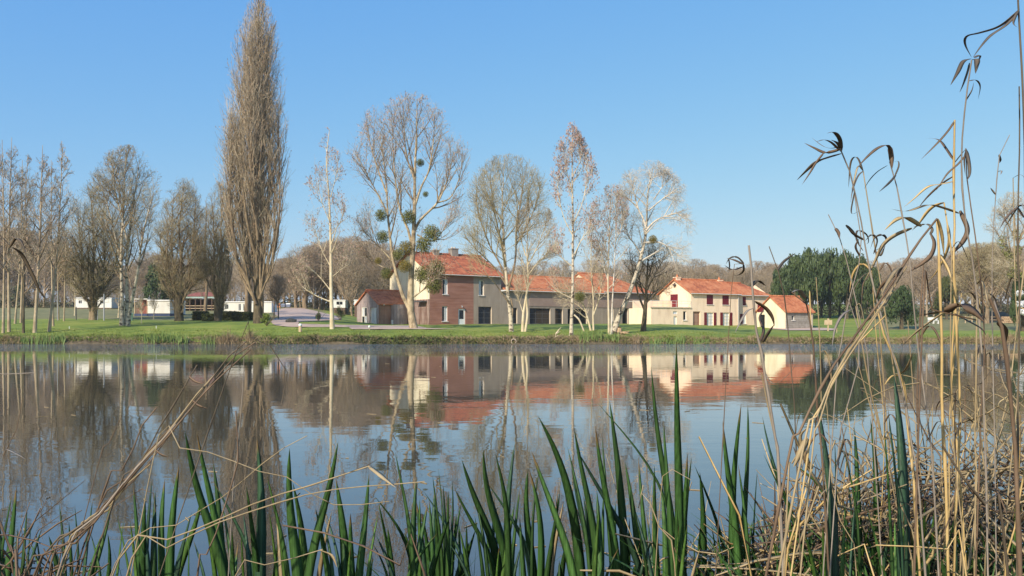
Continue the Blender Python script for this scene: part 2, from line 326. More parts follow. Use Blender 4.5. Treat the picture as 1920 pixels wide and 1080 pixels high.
# water
def water_mat():
    m = bpy.data.materials.new('pond_water'); m.use_nodes = True; N = m.node_tree.nodes; L = m.node_tree.links; b = N['Principled BSDF']
    b.inputs['Base Color'].default_value = (.062, .054, .038, 1); b.inputs['Roughness'].default_value = .015; b.inputs['IOR'].default_value = 1.62
    tc = N.new('ShaderNodeTexCoord')
    def noise(scale, st, det=2, w=0):
        mp = N.new('ShaderNodeMapping'); mp.inputs['Scale'].default_value = st; mp.inputs['Location'].default_value = (w, w, 0); L.new(tc.outputs['Object'], mp.inputs[0])
        n = N.new('ShaderNodeTexNoise'); n.inputs['Scale'].default_value = scale; n.inputs['Detail'].default_value = det; L.new(mp.outputs[0], n.inputs['Vector']); return n.outputs['Fac']
    sx = N.new('ShaderNodeSeparateXYZ'); L.new(tc.outputs['Object'], sx.inputs[0])
    # breeze: calm water on this side, ruffled strip along the far bank
    ed = N.new('ShaderNodeMath'); ed.operation = 'MULTIPLY_ADD'; ed.inputs[1].default_value = 26.0; L.new(noise(.05, (1, 3, 1), 4), ed.inputs[0]); L.new(sx.outputs['Y'], ed.inputs[2])
    mr = N.new('ShaderNodeMapRange'); mr.interpolation_type = 'SMOOTHSTEP'
    mr.inputs['From Min'].default_value = 54; mr.inputs['From Max'].default_value = 74; mr.inputs['To Min'].default_value = .0; mr.inputs['To Max'].default_value = 1
    L.new(ed.outputs[0], mr.inputs['Value'])
    patch = N.new('ShaderNodeMapRange'); patch.inputs['From Min'].default_value = .35; patch.inputs['From Max'].default_value = .7; patch.inputs['To Min'].default_value = .35; patch.inputs['To Max'].default_value = 1.3
    L.new(noise(.12, (1, 2, 1), 3, 7), patch.inputs['Value'])
    def bump(h, dist, prev=None, k=None):
        bp = N.new('ShaderNodeBump'); bp.inputs['Distance'].default_value = dist; bp.inputs['Strength'].default_value = 1.0
        L.new(h, bp.inputs['Height'])
        if k is not None: L.new(k, bp.inputs['Strength'])
        if prev is not None: L.new(prev, bp.inputs['Normal'])
        return bp.outputs[0]
    n1 = bump(noise(.9, (1, 1.5, 1), 2), .0030)
    n2 = bump(noise(3.5, (1, 1.4, 1), 2, 3), .0010, n1, patch.outputs[0])
    n3 = bump(noise(2.2, (1, 1.3, 1), 3, 9), .16, n2, mr.outputs[0])
    L.new(n3, b.inputs['Normal'])
    return m
M['water'] = water_mat()

# ---------------------------------------------------------------- ground and water
def grid_mesh(name, xs, ys, zf, m, kind='structure'):
    Xg, Yg = np.meshgrid(xs, ys); Z = zf(Xg, Yg)
    V = np.stack([Xg, Yg, Z], -1).reshape(-1, 3); nx = len(xs)
    i = (np.arange(len(ys) - 1)[:, None] * nx + np.arange(nx - 1)[None]).reshape(-1)
    Q = np.stack([i, i + 1, i + 1 + nx, i + nx], -1)
    return tag(link(name, np_mesh(name, V, Q, m)), kind=kind)
rg = np.random.default_rng(5)
xs = np.unique(np.concatenate([np.linspace(-700, -90, 60), np.arange(-90, 90, .5), np.linspace(90, 700, 60)]))
ys = np.concatenate([np.arange(73, 84, .3), np.arange(84, 130, 1.0), np.arange(130, 240, 4), np.linspace(240, 900, 30)])
def zterr(X, Y):
    n = .03 * np.sin(X * 1.7 + Y * .9) * np.sin(Y * 1.3 - X * .6) + .02 * np.sin(X * 4.1) * np.sin(Y * 3.3)
    return g(X, Y) + n * np.clip((Y - 74) / 3, 0, 1)
gr = grid_mesh('lawn', xs, ys, zterr, M['lawn'])
gr.data.materials.append(M['soil'])
mi = np.zeros(len(gr.data.polygons), np.int32); cy = np.repeat((ys[:-1] + ys[1:]) / 2, len(xs) - 1); mi[cy < 75.0] = 1
M['meadow'] = mat('rough_meadow', (.13, .14, .05), (.26, .23, .10), .95, .5, .9, 6, detail=8); gr.data.materials.append(M['meadow'])
cx = np.tile((xs[:-1] + xs[1:]) / 2, len(ys) - 1); mi[(cy > 107 + 3 * np.sin(cx * .2)) & ((cx < -.22 * cy) | (cx > .42 * cy))] = 2
gr.data.polygons.foreach_set('material_index', mi)
def znear(X, Y): return np.interp(Y + .15 * np.sin(X * 1.9), [-400, 0.2, 1.9, 2.7, 3.6], [.35, .22, .16, .02, -.5])
grid_mesh('near_bank', np.concatenate([np.linspace(-500, -12, 30), np.arange(-12, 12, .2), np.linspace(12, 500, 30)]), np.concatenate([np.linspace(-300, -4, 12), np.arange(-4, 3.7, .15)]), znear, M['soil'])
grid_mesh('lake_bed', np.array([-700., 700.]), np.array([3., 75.]), lambda X, Y: X * 0 - .9, M['soil'])
wat = MB(); wat.poly([(-600, 1.5, 0), (600, 1.5, 0), (600, 76.5, 0), (-600, 76.5, 0)]); tag(wat.build('lake_water', M['water']), kind='structure')

def drape(name, rows, m, lift=.05, nc=24):
    """a sheet laid on the slope: rows are (image row, left column, right column) read off the photograph and dropped on the terrain"""
    R = []
    for a, b in zip(rows[:-1], rows[1:]):
        for k in range(6): R.append([a[i] + (b[i] - a[i]) * k / 6 for i in range(3)])
    R.append(list(rows[-1])); V = []
    for (py, l, r) in R:
        for k in range(nc + 1):
            x, y, z = hit(l + (r - l) * k / nc, py); V.append((x, y, z + lift))
    V = np.array(V); n = nc + 1
    i = (np.arange(len(R) - 1)[:, None] * n + np.arange(nc)[None]).reshape(-1)
    Q = np.stack([i, i + n, i + 1 + n, i + 1], -1)
    return tag(link(name, np_mesh(name, V, Q, m)), kind='structure')
drape('gravel_road', [(577.5, 536, 566), (583, 507, 590), (588, 513, 610), (595, 522, 640), (600, 512, 640), (604, 508, 560), (608, 511, 560), (611, 518, 700), (614, 548, 700)], M['gravel'])
drape('gravel_path', [(611.2, 700, 775), (613.5, 655, 790), (616, 655, 800), (618.2, 660, 862)], M['path'], .06)
drape('driveway', [(615.6, 1440, 1545), (617.5, 1445, 1572), (620, 1480, 1560)], M['path'], .06)

# ---------------------------------------------------------------- building helpers
class Fr:
    """building frame: origin at the near corner, u along the front, v to the back, z in world metres minus z0"""
    def __init__(s, px, Y, deg, z0, X=None):
        s.x = X_at(px, Y) if X is None else X; s.y = Y; s.a = rad(deg); s.c = math.cos(s.a); s.s = math.sin(s.a); s.z0 = z0
    def u(s, px, v=0.0):
        k = (px - 960) / F; x0 = s.x - s.s * v; y0 = s.y + s.c * v
        return (k * y0 - x0) / (s.c - k * s.s)
    def v(s, px, u=0.0):
        k = (px - 960) / F; x0 = s.x + s.c * u; y0 = s.y + s.s * u
        return (x0 - k * y0) / (s.s + k * s.c)
    def Yof(s, u, v): return s.y + s.s * u + s.c * v
    def z(s, py, u, v=0.0): return CZ + (HY - py) / F * s.Yof(u, v) - s.z0

def wall(mb, P, s0, s1, z0, z1, ops, depth=.22, mi=0, mj=0, into=1):
    """wall in the plane P(s, d, z) with rectangular openings (s0,s1,z0,z1) and reveals going d=0..depth"""
    ss = sorted(set([s0, s1] + [o[0] for o in ops] + [o[1] for o in ops])); zs = sorted(set([z0, z1] + [o[2] for o in ops] + [o[3] for o in ops]))
    ss = [q for q in ss if s0 <= q <= s1]; zs = [q for q in zs if z0 <= q <= z1]
    for a, b in zip(ss[:-1], ss[1:]):
        for c, d in zip(zs[:-1], zs[1:]):
            m1, m2 = (a + b) / 2, (c + d) / 2
            if any(o[0] < m1 < o[1] and o[2] < m2 < o[3] for o in ops): continue
            mb.poly([P(a, 0, c), P(b, 0, c), P(b, 0, d), P(a, 0, d)], mi)
    for a, b, c, d in ops:
        for q in ((a, c, a, d), (b, d, b, c), (a, d, b, d), (b, c, a, c)):
            mb.poly([P(q[0], 0, q[1]), P(q[2], 0, q[3]), P(q[2], depth, q[3]), P(q[0], depth, q[1])], mj)

def window(root, P, a, b, c, d, kind='window', fr='white', pane='glass', cols=2, rows=1, depth=.16, sill=True, fw=.07, name=None):
    """frame with mullions, its panes one by one, a sill"""
    m = MB()
    def bar(s0, s1, z0, z1, d0=depth - .05, d1=depth + .04):
        q = [P(s0, d0, z0), P(s1, d0, z0), P(s1, d1, z0), P(s0, d1, z0)]; t = [P(s0, d0, z1), P(s1, d0, z1), P(s1, d1, z1), P(s0, d1, z1)]
        m.prism(q, t)
    bar(a, a + fw, c, d); bar(b - fw, b, c, d); bar(a + fw, b - fw, c, c + fw); bar(a + fw, b - fw, d - fw, d)
    iw = (b - a - 2 * fw) / cols; ih = (d - c - 2 * fw) / rows
    for k in range(1, cols): x = a + fw + iw * k; bar(x - fw * .4, x + fw * .4, c + fw, d - fw, depth - .04, depth + .03)
    for k in range(1, rows): z = c + fw + ih * k; bar(a + fw, b - fw, z - fw * .35, z + fw * .35, depth - .035, depth + .025)
    f = m.build(name or kind, M[fr], root)
    for i in range(cols):
        for j in range(rows):
            x0 = a + fw + iw * i; z0 = c + fw + ih * j; p = MB()
            p.prism([P(x0, depth + .005, z0), P(x0 + iw, depth + .005, z0), P(x0 + iw, depth + .02, z0), P(x0, depth + .02, z0)],
                    [P(x0, depth + .005, z0 + ih), P(x0 + iw, depth + .005, z0 + ih), P(x0 + iw, depth + .02, z0 + ih), P(x0, depth + .02, z0 + ih)])
            pm = M[pane] if not isinstance(pane, (list, tuple)) else M[pane[(i + j) % len(pane)]]
            p.build('pane', pm, f)
    if sill:
        k = MB(); k.prism([P(a - .08, -.09, c - .09), P(b + .08, -.09, c - .09), P(b + .08, depth, c - .09), P(a - .08, depth, c - .09)],
                          [P(a - .08, -.09, c - .003), P(b + .08, -.09, c - .003), P(b + .08, depth, c - .003), P(a - .08, depth, c - .003)])
        k.build('sill', M['gutter'], f)
    return f
def panel(root, P, a, b, c, d, m, name='shutter', d0=-.06, d1=-.01, slats=False, parent=None):
    k = MB(); k.prism([P(a, d0, c), P(b, d0, c), P(b, d1, c), P(a, d1, c)], [P(a, d0, d), P(b, d0, d), P(b, d1, d), P(a, d1, d)])
    if slats:
        for z in (c + .15, d - .2, (c + d) / 2):
            k.prism([P(a + .03, d0 - .03, z), P(b - .03, d0 - .03, z), P(b - .03, d0 - .002, z), P(a + .03, d0 - .002, z)], [P(a + .03, d0 - .03, z + .08), P(b - .03, d0 - .03, z + .08), P(b - .03, d0 - .002, z + .08), P(a + .03, d0 - .002, z + .08)])
    return k.build(name, M[m], parent or root)
def gable_roof(root, u0, u1, v0, v1, ze, zr, m, over=.35, rake=.3, th=.14, hip1=0.0, name='roof', gut=True):
    vm = (v0 + v1) / 2; sl = (zr - ze) / (vm - v0); mb = MB()
    a, b = u0 - rake, u1 + (rake if not hip1 else over)
    zl = ze - sl * over
    for sgn, vv in ((1, v0 - over), (-1, v1 + over)):
        rb = u1 - hip1 if hip1 else b
        pts = [(a, vv, zl), (b, vv, zl), (rb, vm, zr), (a, vm, zr)]
        mb.prism([(p[0], p[1], p[2]) for p in pts], [(p[0], p[1], p[2] + th) for p in pts])
    if hip1:
        pts = [(b, v0 - over, zl), (b, v1 + over, zl), (u1 - hip1, vm, zr)]
        mb.prism([(p[0] + .002, p[1], p[2]) for p in pts], [(p[0] + .002, p[1], p[2] + th) for p in pts])
    r = mb.build(name, M[m], root)
    rd = MB(); n = int((b - a) / .4); rb = (u1 - hip1) if hip1 else b
    n = max(3, int((rb - a) / .4))
    for k in range(n):
        x0 = a + (rb - a) * k / n; x1 = a + (rb - a) * (k + 1) / n
        rd.tube([(x0, vm, zr + th - .02), (x1 - .03, vm, zr + th + .01)], [.13, .15], 7)
    rd.build('ridge_tiles', M[m], r)
    if gut:
        gm = MB(); gm.tube([(a + .05, v0 - over - .06, zl - .02), (b - .05, v0 - over - .06, zl - .02)], .065, 6); gm.build('gutter', M['gutter'], r)
    return r

# ---------------------------------------------------------------- two-storey house with brick-coloured boards
H = Fr(806, 108.0, 35, 1.75)
Wd = 11.1; ZE = 8.47 - H.z0; ZR = 11.33 - H.z0; U1 = 10.9
hz = H.z
root = empty('house', (H.x, H.y, H.z0), H.a, 'two-storey house with brown-red boarded front, cream gable and orange tiled roof', 'house')
PF = lambda s, d, z: (s, d, z); PG = lambda s, d, z: (d, s, z)     # front (s=u) and gable (s=v)
ug = H.u(888)
wins = []
def rect(px0, px1, py0, py1, fr=H, v=0): a, b = fr.u(px0, v), fr.u(px1, v); m_ = (a + b) / 2; return (a, b, fr.z(py1, m_, v), fr.z(py0, m_, v))
r1 = rect(830, 840, 523.5, 552); r2 = rect(829, 839.5, 574, 602.5); r3 = rect(859.5, 872.5, 579, 609); r4 = rect(898, 907.5, 526, 554); r5 = rect(897, 922, 575, 607.5)
mb = MB(); wall(mb, PF, 0, ug, -.5, ZE, [r1, r2, r3], mj=0); mb.build('wall', M['cladding'], root)
mb = MB(); wall(mb, PF, ug, U1, -.5, ZE, [r4, r5], .3, 0, 1); o = mb.build('wall', [M['render_grey'], M['jamb']], root); tag(o, 'smooth grey-brown wall')
zc = hz(562, 0, 3)     # bottom of the cream render
mb = MB()
mb.poly([(0, 0, zc), (0, 0, ZE), (0, Wd / 2, ZR), (0, Wd, ZE), (0, Wd, zc)]); tag(mb.build('gable_wall', M['cream'], root), 'cream rendered gable')
mb = MB(); mb.box(-.06, 0, 0.0, Wd, -.5, zc); tag(mb.build('gable_base', M['clad_dark'], root), 'weathered dark boards under the cream gable')
mb = MB(); mb.poly([(U1, 0, -.5), (U1, Wd, -.5), (U1, Wd, ZE), (U1, Wd / 2, ZR), (U1, 0, ZE)]); mb.poly([(0, Wd, -.5), (U1, Wd, -.5), (U1, Wd, ZE), (0, Wd, ZE)]); mb.build('wall', M['render_grey'], root)
gable_roof(root, 0, U1, 0, Wd, ZE, ZR, 'roof_dark', .4, .35)
window(root, PF, *r1, pane=['glass', 'curtain'], depth=.15); window(root, PF, *r2, pane=['glass', 'curtain'], depth=.15); window(root, PF, *r4, pane=['curtain', 'glass'], depth=.2)
window(root, PF, *r5, fr='darkmetal', cols=2, rows=3, depth=.28, sill=False, fw=.09)
d_ = window(root, PF, *r3, kind='door', fr='white', cols=1, rows=1, depth=.12, sill=False, fw=.17)
panel(root, PF, r3[0] + .17, r3[1] - .17, r3[2] + .1, r3[2] + .75, 'white', 'door_panel', .08, .115, parent=d_)
for px_, py_ in ((865, 574.5),):
    u_ = H.u(px_); z_ = hz(py_, u_); mb = MB(); mb.tube([(u_, -.22, z_ - .12), (u_, -.22, z_ + .05), (u_, -.003, z_ + .08)], [.12, .07, .03], 8); mb.build('wall_lamp', M['metal'], root)
v_ = 4.6
for (px_, t, w_) in ((815.5, 466, .42), (850, 463, .5)):
    u_ = H.u(px_, 5.5); mb = MB(); zt = hz(t, u_, 5.5)
    mb.box(u_ - w_, u_ + w_, 5.0, 6.0, ZR - .5, zt - .35); mb.box(u_ - w_ - .06, u_ + w_ + .06, 4.94, 6.06, zt - .35, zt - .22); mb.build('chimney', M['stone_grey'], root)
    for k in (-.2, .2):
        c_ = MB(); c_.tube([(u_ + k, 5.5, zt - .22), (u_ + k, 5.5, zt)], [.13, .1], 8); 
        c_.build('chimney_pot', M['jamb'], root)
mb = MB(); mb.tube([(-.1, .12, zc), (-.1, .12, ZE - .1)], .05, 6); mb.tube([(-.1, 4.6, zc), (-.1, 4.6, ZE + 1.9)], .06, 6); mb.build('drainpipe', M['white'], root)
mb = MB(); mb.box(-.9, -.07, .6, 2.6, zc - .35, zc - .22); mb.build('canopy', M['darkmetal'], root)

# ---------------------------------------------------------------- small annexe
A = Fr(0, H.Yof(-4.55, 5.25), 35, 1.75, X=H.x + H.c * -4.55 - H.s * 5.25)
aw = 6.6; al = 4.5; ae = 4.55 - A.z0; ar = 6.3 - A.z0
root = empty('annexe', (A.x, A.y, A.z0), A.a, 'small single-storey timber annexe with glazed doors under its own steep tiled roof', 'annexe')
def grect(px0, px1, py0, py1, fr): a, b = sorted((fr.v(px0), fr.v(px1))); Y = fr.Yof(0, (a + b) / 2); return (a, b, CZ + (HY - py1) / F * Y - fr.z0, CZ + (HY - py0) / F * Y - fr.z0)
q1 = grect(678, 688, 576, 610, A); q2 = grect(693.5, 701, 577, 606, A); q3 = grect(703, 706.5, 577, 610.5, A)
mb = MB(); wall(mb, PG, 0, aw, -.5, ae, [q1, q2]); mb.poly([(0, 0, ae), (0, aw, ae), (0, aw / 2, ar)]); mb.build('gable_wall', M['clad_grey'], root)
window(root, PG, *q1, kind='door', fr='creamfr', pane=['curtain', 'glass'], cols=2, rows=2, depth=.08, sill=False, fw=.09)
window(root, PG, *q2, fr='creamfr', pane=['curtain'], cols=1, depth=.16, fw=.08)
panel(root, PG, *q3, 'white', 'door', -.12, -.02)
ud = A.u(733); mb = MB(); mb.poly([(0, 0, -.5), (ud, 0, -.5), (ud, 0, ae), (0, 0, ae)]); mb.poly([(0, aw, -.5), (al, aw, -.5), (al, aw, ae), (0, aw, ae)]); mb.build('wall', M['clad_tan'], root)
mb = MB(); n = 8; pts = []
for k in range(n + 1):
    t = k / n; pts.append((ud + t * (al - ud), -.85 * math.sin(math.pi * t) ** .8))
for (a_, b_) in zip(pts[:-1], pts[1:]): mb.poly([(a_[0], a_[1], -.5), (b_[0], b_[1], -.5), (b_[0], b_[1], ae - .05), (a_[0], a_[1], ae - .05)])
mb.poly([(p[0], p[1], ae - .05) for p in pts] + [(al, 0.02, ae - .05)])
tag(mb.build('curved_wall', M['clad_grey'], root), 'silvery boards bulging in a curve')
dr = (A.u(712.5), A.u(731), -.2, hz(569.5, -2, 5)); panel(root, PF, *dr, 'clad_tan', 'door', -.07, -.003)
u_ = A.u(718.5); z_ = A.z(572, u_); mb = MB(); mb.tube([(u_, -.2, z_ - .08), (u_, -.2, z_ + .08)], [.05, .14], 8); mb.build('wall_lamp', M['white'], root)
u_ = A.u(734); mb = MB(); mb.box(u_ - .1, u_ + .12, -.25, -.1, A.z(610, u_), A.z(600, u_)); mb.build('meter_box', M['white'], root)
gable_roof(root, 0, al, 0, aw, ae, ar, 'roof', .25, .25, gut=False)

# ---------------------------------------------------------------- long low wing
G = Fr(0, H.Yof(U1, .0), 35, 1.75, X=H.x + H.c * U1)
W2 = 8.0; we = 6.68 - G.z0; wr = 8.7 - G.z0; UE = 28.9 - U1; UF = 38.6 - U1
root = empty('long_wing', (G.x, G.y, G.z0), G.a, 'long low grey-brown wing with dark glazed openings and an orange roof behind the bare trees', 'building')
ops = []
for px0, px1, py0, py1 in ((962, 970, 577, 606.5), (993, 1032, 578, 607.5), (1041, 1055.5, 578.5, 607.5), (1064.5, 1101, 579, 608)):
    ops.append(rect(px0, px1, py0, py1, G))
ops2 = [rect(1167, 1178, 578.5, 609.5, G), rect(1189.5, 1203, 579, 602.5, G), rect(1146, 1150, 578.5, 602, G)]
zm = G.z(575, G.u(1040))
ub = G.u(992)
mb = MB(); wall(mb, PF, 0, ub, -.5, we, [ops[0]], .35, 0, 1); mb.build('wall', [M['render_grey'], M['jamb']], root)
mb = MB(); wall(mb, PF, ub, UF, -.5, zm, ops[1:] + ops2, .35, 0, 1); mb.build('wall', [M['render_grey'], M['jamb']], root)
mb = MB(); mb.box(ub, UF, -.06, .05, zm, we + .2); tag(mb.build('wall_panel', M['render_brown'], root), 'warm brown band of wall above the openings')
mb = MB(); mb.poly([(UF, 0, -.5), (UF, 11, -.5), (UF, 11, we + .2), (UF, 0, we + .2)]); mb.poly([(UF, 11, -.5), (0, 11, -.5), (0, 11, we), (UF, 11, we)]); mb.build('wall', M['render_grey'], root)
for i, o_ in enumerate(ops): window(root, PF, *o_, fr='darkmetal', cols=3 if o_[1] - o_[0] > 2 else 1, rows=3, depth=.3, sill=False, fw=.08)
window(root, PF, *ops2[0], kind='door', fr='darkmetal', cols=1, depth=.3, sill=False, fw=.12)
window(root, PF, *ops2[1], pane=['curtain', 'glass'], cols=3, depth=.15); window(root, PF, *ops2[2], pane='curtain', cols=1, depth=.15)
gable_roof(root, .4, UE + .3, 0, W2, we, wr, 'roof', .4, .05)
ue2 = 6.9 - G.z0; ur2 = 9.65 - G.z0
mb = MB(); mb.poly([(UE, 0, we), (UE, 11, we), (UE, 5.5, ur2 - .02)]); tag(mb.build('gable_wall', M['cream'], root), 'pale gable peeping over the lower roof')
gable_roof(root, UE, UF, 0, 11.0, ue2, ur2, 'roof', .4, .2, hip1=4.5)
mb = MB(); mb.tube([(-.1, -.12, we - .3), (.9, -.55, we - .12)], .09, 8); mb.build('downpipe_elbow', M['white'], root)

# ---------------------------------------------------------------- house with red shutters
R = Fr(1296, 116.0, 28, 1.45)
RU = 8.45; RV = 6.9; re = 6.3 - R.z0; rr = 8.15 - R.z0
root = empty('shuttered_house', (R.x, R.y, R.z0), R.a, 'peach rendered house with dark red shutters and two chimneys on its orange roof', 'house')
def rr_(*a): return rect(*a, R)
w1 = rr_(1325, 1337, 553, 571); w2 = rr_(1354.5, 1366.5, 554, 571.5); w3 = rr_(1325, 1338, 586, 611.3); w4 = rr_(1355, 1368, 586, 611.5); dp = rr_(1299.5, 1313, 584, 612)
mb = MB(); wall(mb, PF, 0, RU, -.5, re, [w1, w2, w3, w4, dp], .25); mb.build('wall', M['peach'], root)
mb = MB(); gd = grect(1258, 1271, 552, 577, R); mb.poly([(0, 0, -.5), (0, RV, -.5), (0, RV, re), (0, RV / 2, rr), (0, 0, re)]); mb.poly([(RU, 0, -.5), (RU, RV, -.5), (RU, RV, re), (RU, RV / 2, rr), (RU, 0, re)]); mb.poly([(0, RV, -.5), (RU, RV, -.5), (RU, RV, re), (0, RV, re)]); mb.build('gable_wall', M['peach'], root)
for w_ in (w1, w2):
    f = window(root, PF, *w_, cols=2, depth=.16)
    panel(root, PF, w_[0], (w_[0] + w_[1]) / 2 - .01, w_[2], w_[3], 'shutter', slats=True, d0=.0, d1=.05); panel(root, PF, (w_[0] + w_[1]) / 2 + .01, w_[1], w_[2], w_[3], 'shutter', slats=True, d0=.0, d1=.05)
for w_ in (w3, w4):
    window(root, PF, *w_, kind='french_window', fr='creamfr', pane='curtain', cols=2, rows=4, depth=.14, sill=False, fw=.08)
    a, b, c, d = w_; sw = .42
    panel(root, PF, a - sw - .03, a - .02, c, d, 'shutter', slats=True); panel(root, PF, b + .02, b + sw + .03, c, d, 'shutter', slats=True)
panel(root, PF, *dp, 'clad_tan', 'door', .2, .26)
panel(root, PG, *gd, 'shutter', 'shutter', -.08, -.02, slats=True)
gable_roof(root, 0, RU, 0, RV, re, rr, 'roof', .3, .3)
mb = MB(); z_ = CZ + (HY - 534) / F * 119 - R.z0; mb.tube([(-.1, RV / 2 - .1, z_ - .3), (-.25, RV / 2 - .1, z_), (-.1, RV / 2 - .1, z_ + .3)], [.05, .3, .05], 10); mb.build('round_vent', M['darkmetal'], root)
for px_, t, tt in ((1269.5, 521, 514), (1348, 527, 519)):
    u_ = R.u(px_, 3.45); zt = R.z(t, u_, 3.45); zt2 = R.z(tt, u_, 3.45); mb = MB(); mb.box(u_ - .35, u_ + .35, 3.1, 3.8, rr - .5, zt); mb.box(u_ - .42, u_ + .42, 3.03, 3.87, zt, zt + .1); mb.build('chimney', M['peach'], root)
    mb = MB(); mb.tube([(u_, 3.45, zt + .1), (u_, 3.45, zt + .3), (u_, 3.45, zt2)], [.22, .17, .03], 8); mb.build('chimney_pot', M['roof'], root)
mb = MB(); mb.tube([(RU - .1, -.08, 0), (RU - .1, -.08, re - .1)], .045, 6); mb.build('drainpipe', M['gutter'], root)
# terrace block
tu = R.u(1221); tz = R.z(577.5, -3); tb = R.z(569, -3)
q5 = rr_(1263, 1269, 593, 612.3); q6 = rr_(1281, 1287, 583.5, 600.5); q7 = rr_(1262, 1270, 583.5, 589)
mb = MB(); wall(mb, PF, tu, 0, -.5, tz, [q5, q6, q7], .2); mb.poly([(tu, 0, -.5), (tu, 5, -.5), (tu, 5, tz), (tu, 0, tz)]); mb.poly([(tu, 0, tz - .01), (0, 0, tz - .01), (0, 5, tz - .01), (tu, 5, tz - .01)]); mb.build('terrace_wall', M['peach'], root)
mb = MB(); mb.box(tu - .12, -.01, -.12, .1, tz, tz + .14); mb.build('terrace_coping', M['jamb'], root)
panel(root, PF, *q5, 'white', 'door', .12, .17); window(root, PF, *q6, cols=1, depth=.14); window(root, PF, *q7, cols=1, pane='curtain', depth=.1, sill=False)
mb = MB(); zt = tb + .35
mb.tube([(tu, 0, zt), (-.05, 0, zt)], .035, 6); mb.tube([(tu, 0, zt - .35), (-.05, 0, zt - .35)], .02, 5)
for k in range(9): x = tu + (0 - tu) * k / 8.05; mb.tube([(x, 0, tz + .14), (x, 0, zt)], .025, 5)
mb.tube([(tu, 0, zt), (tu, 5, zt)], .035, 6); mb.build('railing', M['gutter'], root)
mb = MB(); mb.box(tu, -.02, 4.0, 4.15, tz, zt + .1); mb.build('terrace_back_wall', M['peach'], root)
# right-hand part, set back a little
v0 = .7; ua = RU; ubb = R.u(1440, v0)
w8 = rect(1392.5, 1398.5, 556.5, 573, R, v0); w9 = rect(1392.5, 1399, 589, 607, R, v0); po = rect(1409, 1433, 588, 614, R, v0)
PW = lambda s, d, z: (s, d + v0, z)
mb = MB(); wall(mb, PW, ua, ubb, -.5, re - .05, [w8, w9], .3); mb.poly([(ubb, v0, -.5), (ubb, RV - .3, -.5), (ubb, RV - .3, re), (ubb, (v0 + RV - .3) / 2, rr - .2), (ubb, v0, re)]); mb.build('wall', M['peach'], root)
f = window(root, PW, *w8, cols=1, depth=.2); panel(root, PW, *w8, 'shutter', 'shutter', .0, .05, slats=True)
window(root, PW, *w9, cols=1, pane='curtain', depth=.15); panel(root, PW, w9[0] - .5, w9[0] - .02, w9[2], w9[3], 'shutter', slats=True)
gable_roof(root, ua + .05, ubb, v0, RV - .3, re - .05, rr - .25, 'roof', .3, .02, hip1=2.5)

# ---------------------------------------------------------------- garage
K = Fr(1473, 112.0, 28, 1.05)
root = empty('garage', (K.x, K.y, K.z0), K.a, 'low garage with cream gable end and grey block front beside the driveway', 'garage')
kL = K.u(1524); kV = K.v(1419); ke = K.z(583.5, 0); kr = 5.6 - K.z0
kw = rect(1484.5, 1490, 591, 600.5, K)
mb = MB(); wall(mb, PF, 0, kL, -.5, ke, [kw], .25); mb.build('wall', M['stone_grey'], root)
kq = grect(1424, 1434, 590, 616, K); kp = grect(1421, 1432, 570, 585, K)
mb = MB(); wall(mb, PG, 0, kV, -.5, ke, [kq], .3); mb.poly([(0, kV, ke), (0, kV / 2, kr), (0, 0, ke)]); mb.poly([(kL, 0, -.5), (kL, kV, -.5), (kL, kV, ke), (kL, kV / 2, kr), (kL, 0, ke)]); mb.poly([(0, kV, -.5), (kL, kV, -.5), (kL, kV, ke), (0, kV, ke)]); mb.build('gable_wall', M['cream'], root)
window(root, PF, *kw, cols=1, depth=.2); window(root, PG, *kq, kind='door', fr='darkmetal', cols=1, depth=.28, sill=False); panel(root, PG, *kp, 'shutter', 'red_panel', -.06, -.01)
mb = MB(); mb.box(kL - .35, kL - .1, -.08, -.003, -.3, ke - .05); mb.build('corner_post', M['jamb'], root)
gable_roof(root, 0, kL, 0, kV, ke, kr, 'roof', .25, .25, gut=False)

# ---------------------------------------------------------------- mobile homes and park buildings
def box_home(px0, px1, py0, py1, Y, depth, rz, label, skirt=None, wins=(), wallm='offwhite', cat='mobile home', roofm='offwhite'):
    x0, x1 = X_at(px0, Y), X_at(px1, Y); z1 = CZ + (HY - py0) / F * Y; z0 = CZ + (HY - py1) / F * Y; L = x1 - x0
    r = empty('mobile_home', (x0, Y, z0), rad(rz), label, cat)
    zb = .0 if not skirt else skirt
    ops = [(L * a, L * b, (z1 - z0) * c, (z1 - z0) * d) for a, b, c, d in wins]
    mb = MB(); wall(mb, PF, 0, L, zb, z1 - z0 - .15, ops, .1)
    mb.poly([(0, 0, zb), (0, depth, zb), (0, depth, z1 - z0 - .15), (0, 0, z1 - z0 - .15)]); mb.poly([(L, 0, zb), (L, depth, zb), (L, depth, z1 - z0 - .15), (L, 0, z1 - z0 - .15)]); mb.poly([(0, depth, zb), (L, depth, zb), (L, depth, z1 - z0 - .15), (0, depth, z1 - z0 - .15)])
    mb.build('wall', M[wallm], r)
    mb = MB(); mb.prism([(-.12, -.12, z1 - z0 - .15), (L + .12, -.12, z1 - z0 - .15), (L + .12, depth + .1, z1 - z0 - .15), (-.12, depth + .1, z1 - z0 - .15)],
                        [(0, 0, z1 - z0), (L, 0, z1 - z0), (L, depth, z1 - z0 + .1), (0, depth, z1 - z0 + .1)]); mb.build('roof', M[roofm], r)
    for o_ in ops: window(r, PF, *o_, fr='white', pane='glass', cols=2, depth=.06, sill=False, fw=.06)
    gz = g(x0, Y) - z0 - .6
    mb = MB(); mb.box(.05, L - .05, .06, depth - .05, min(gz, -.8), zb); mb.build('skirt', M['blue' if skirt is not None else 'darkwood'], r)
    return r
box_home(140, 207, 558, 577, 165, 4, 4, 'long white mobile home beyond the field, half hidden by the thick forked trunk', wins=((.1, .2, .4, .75), (.68, .8, .4, .75)))
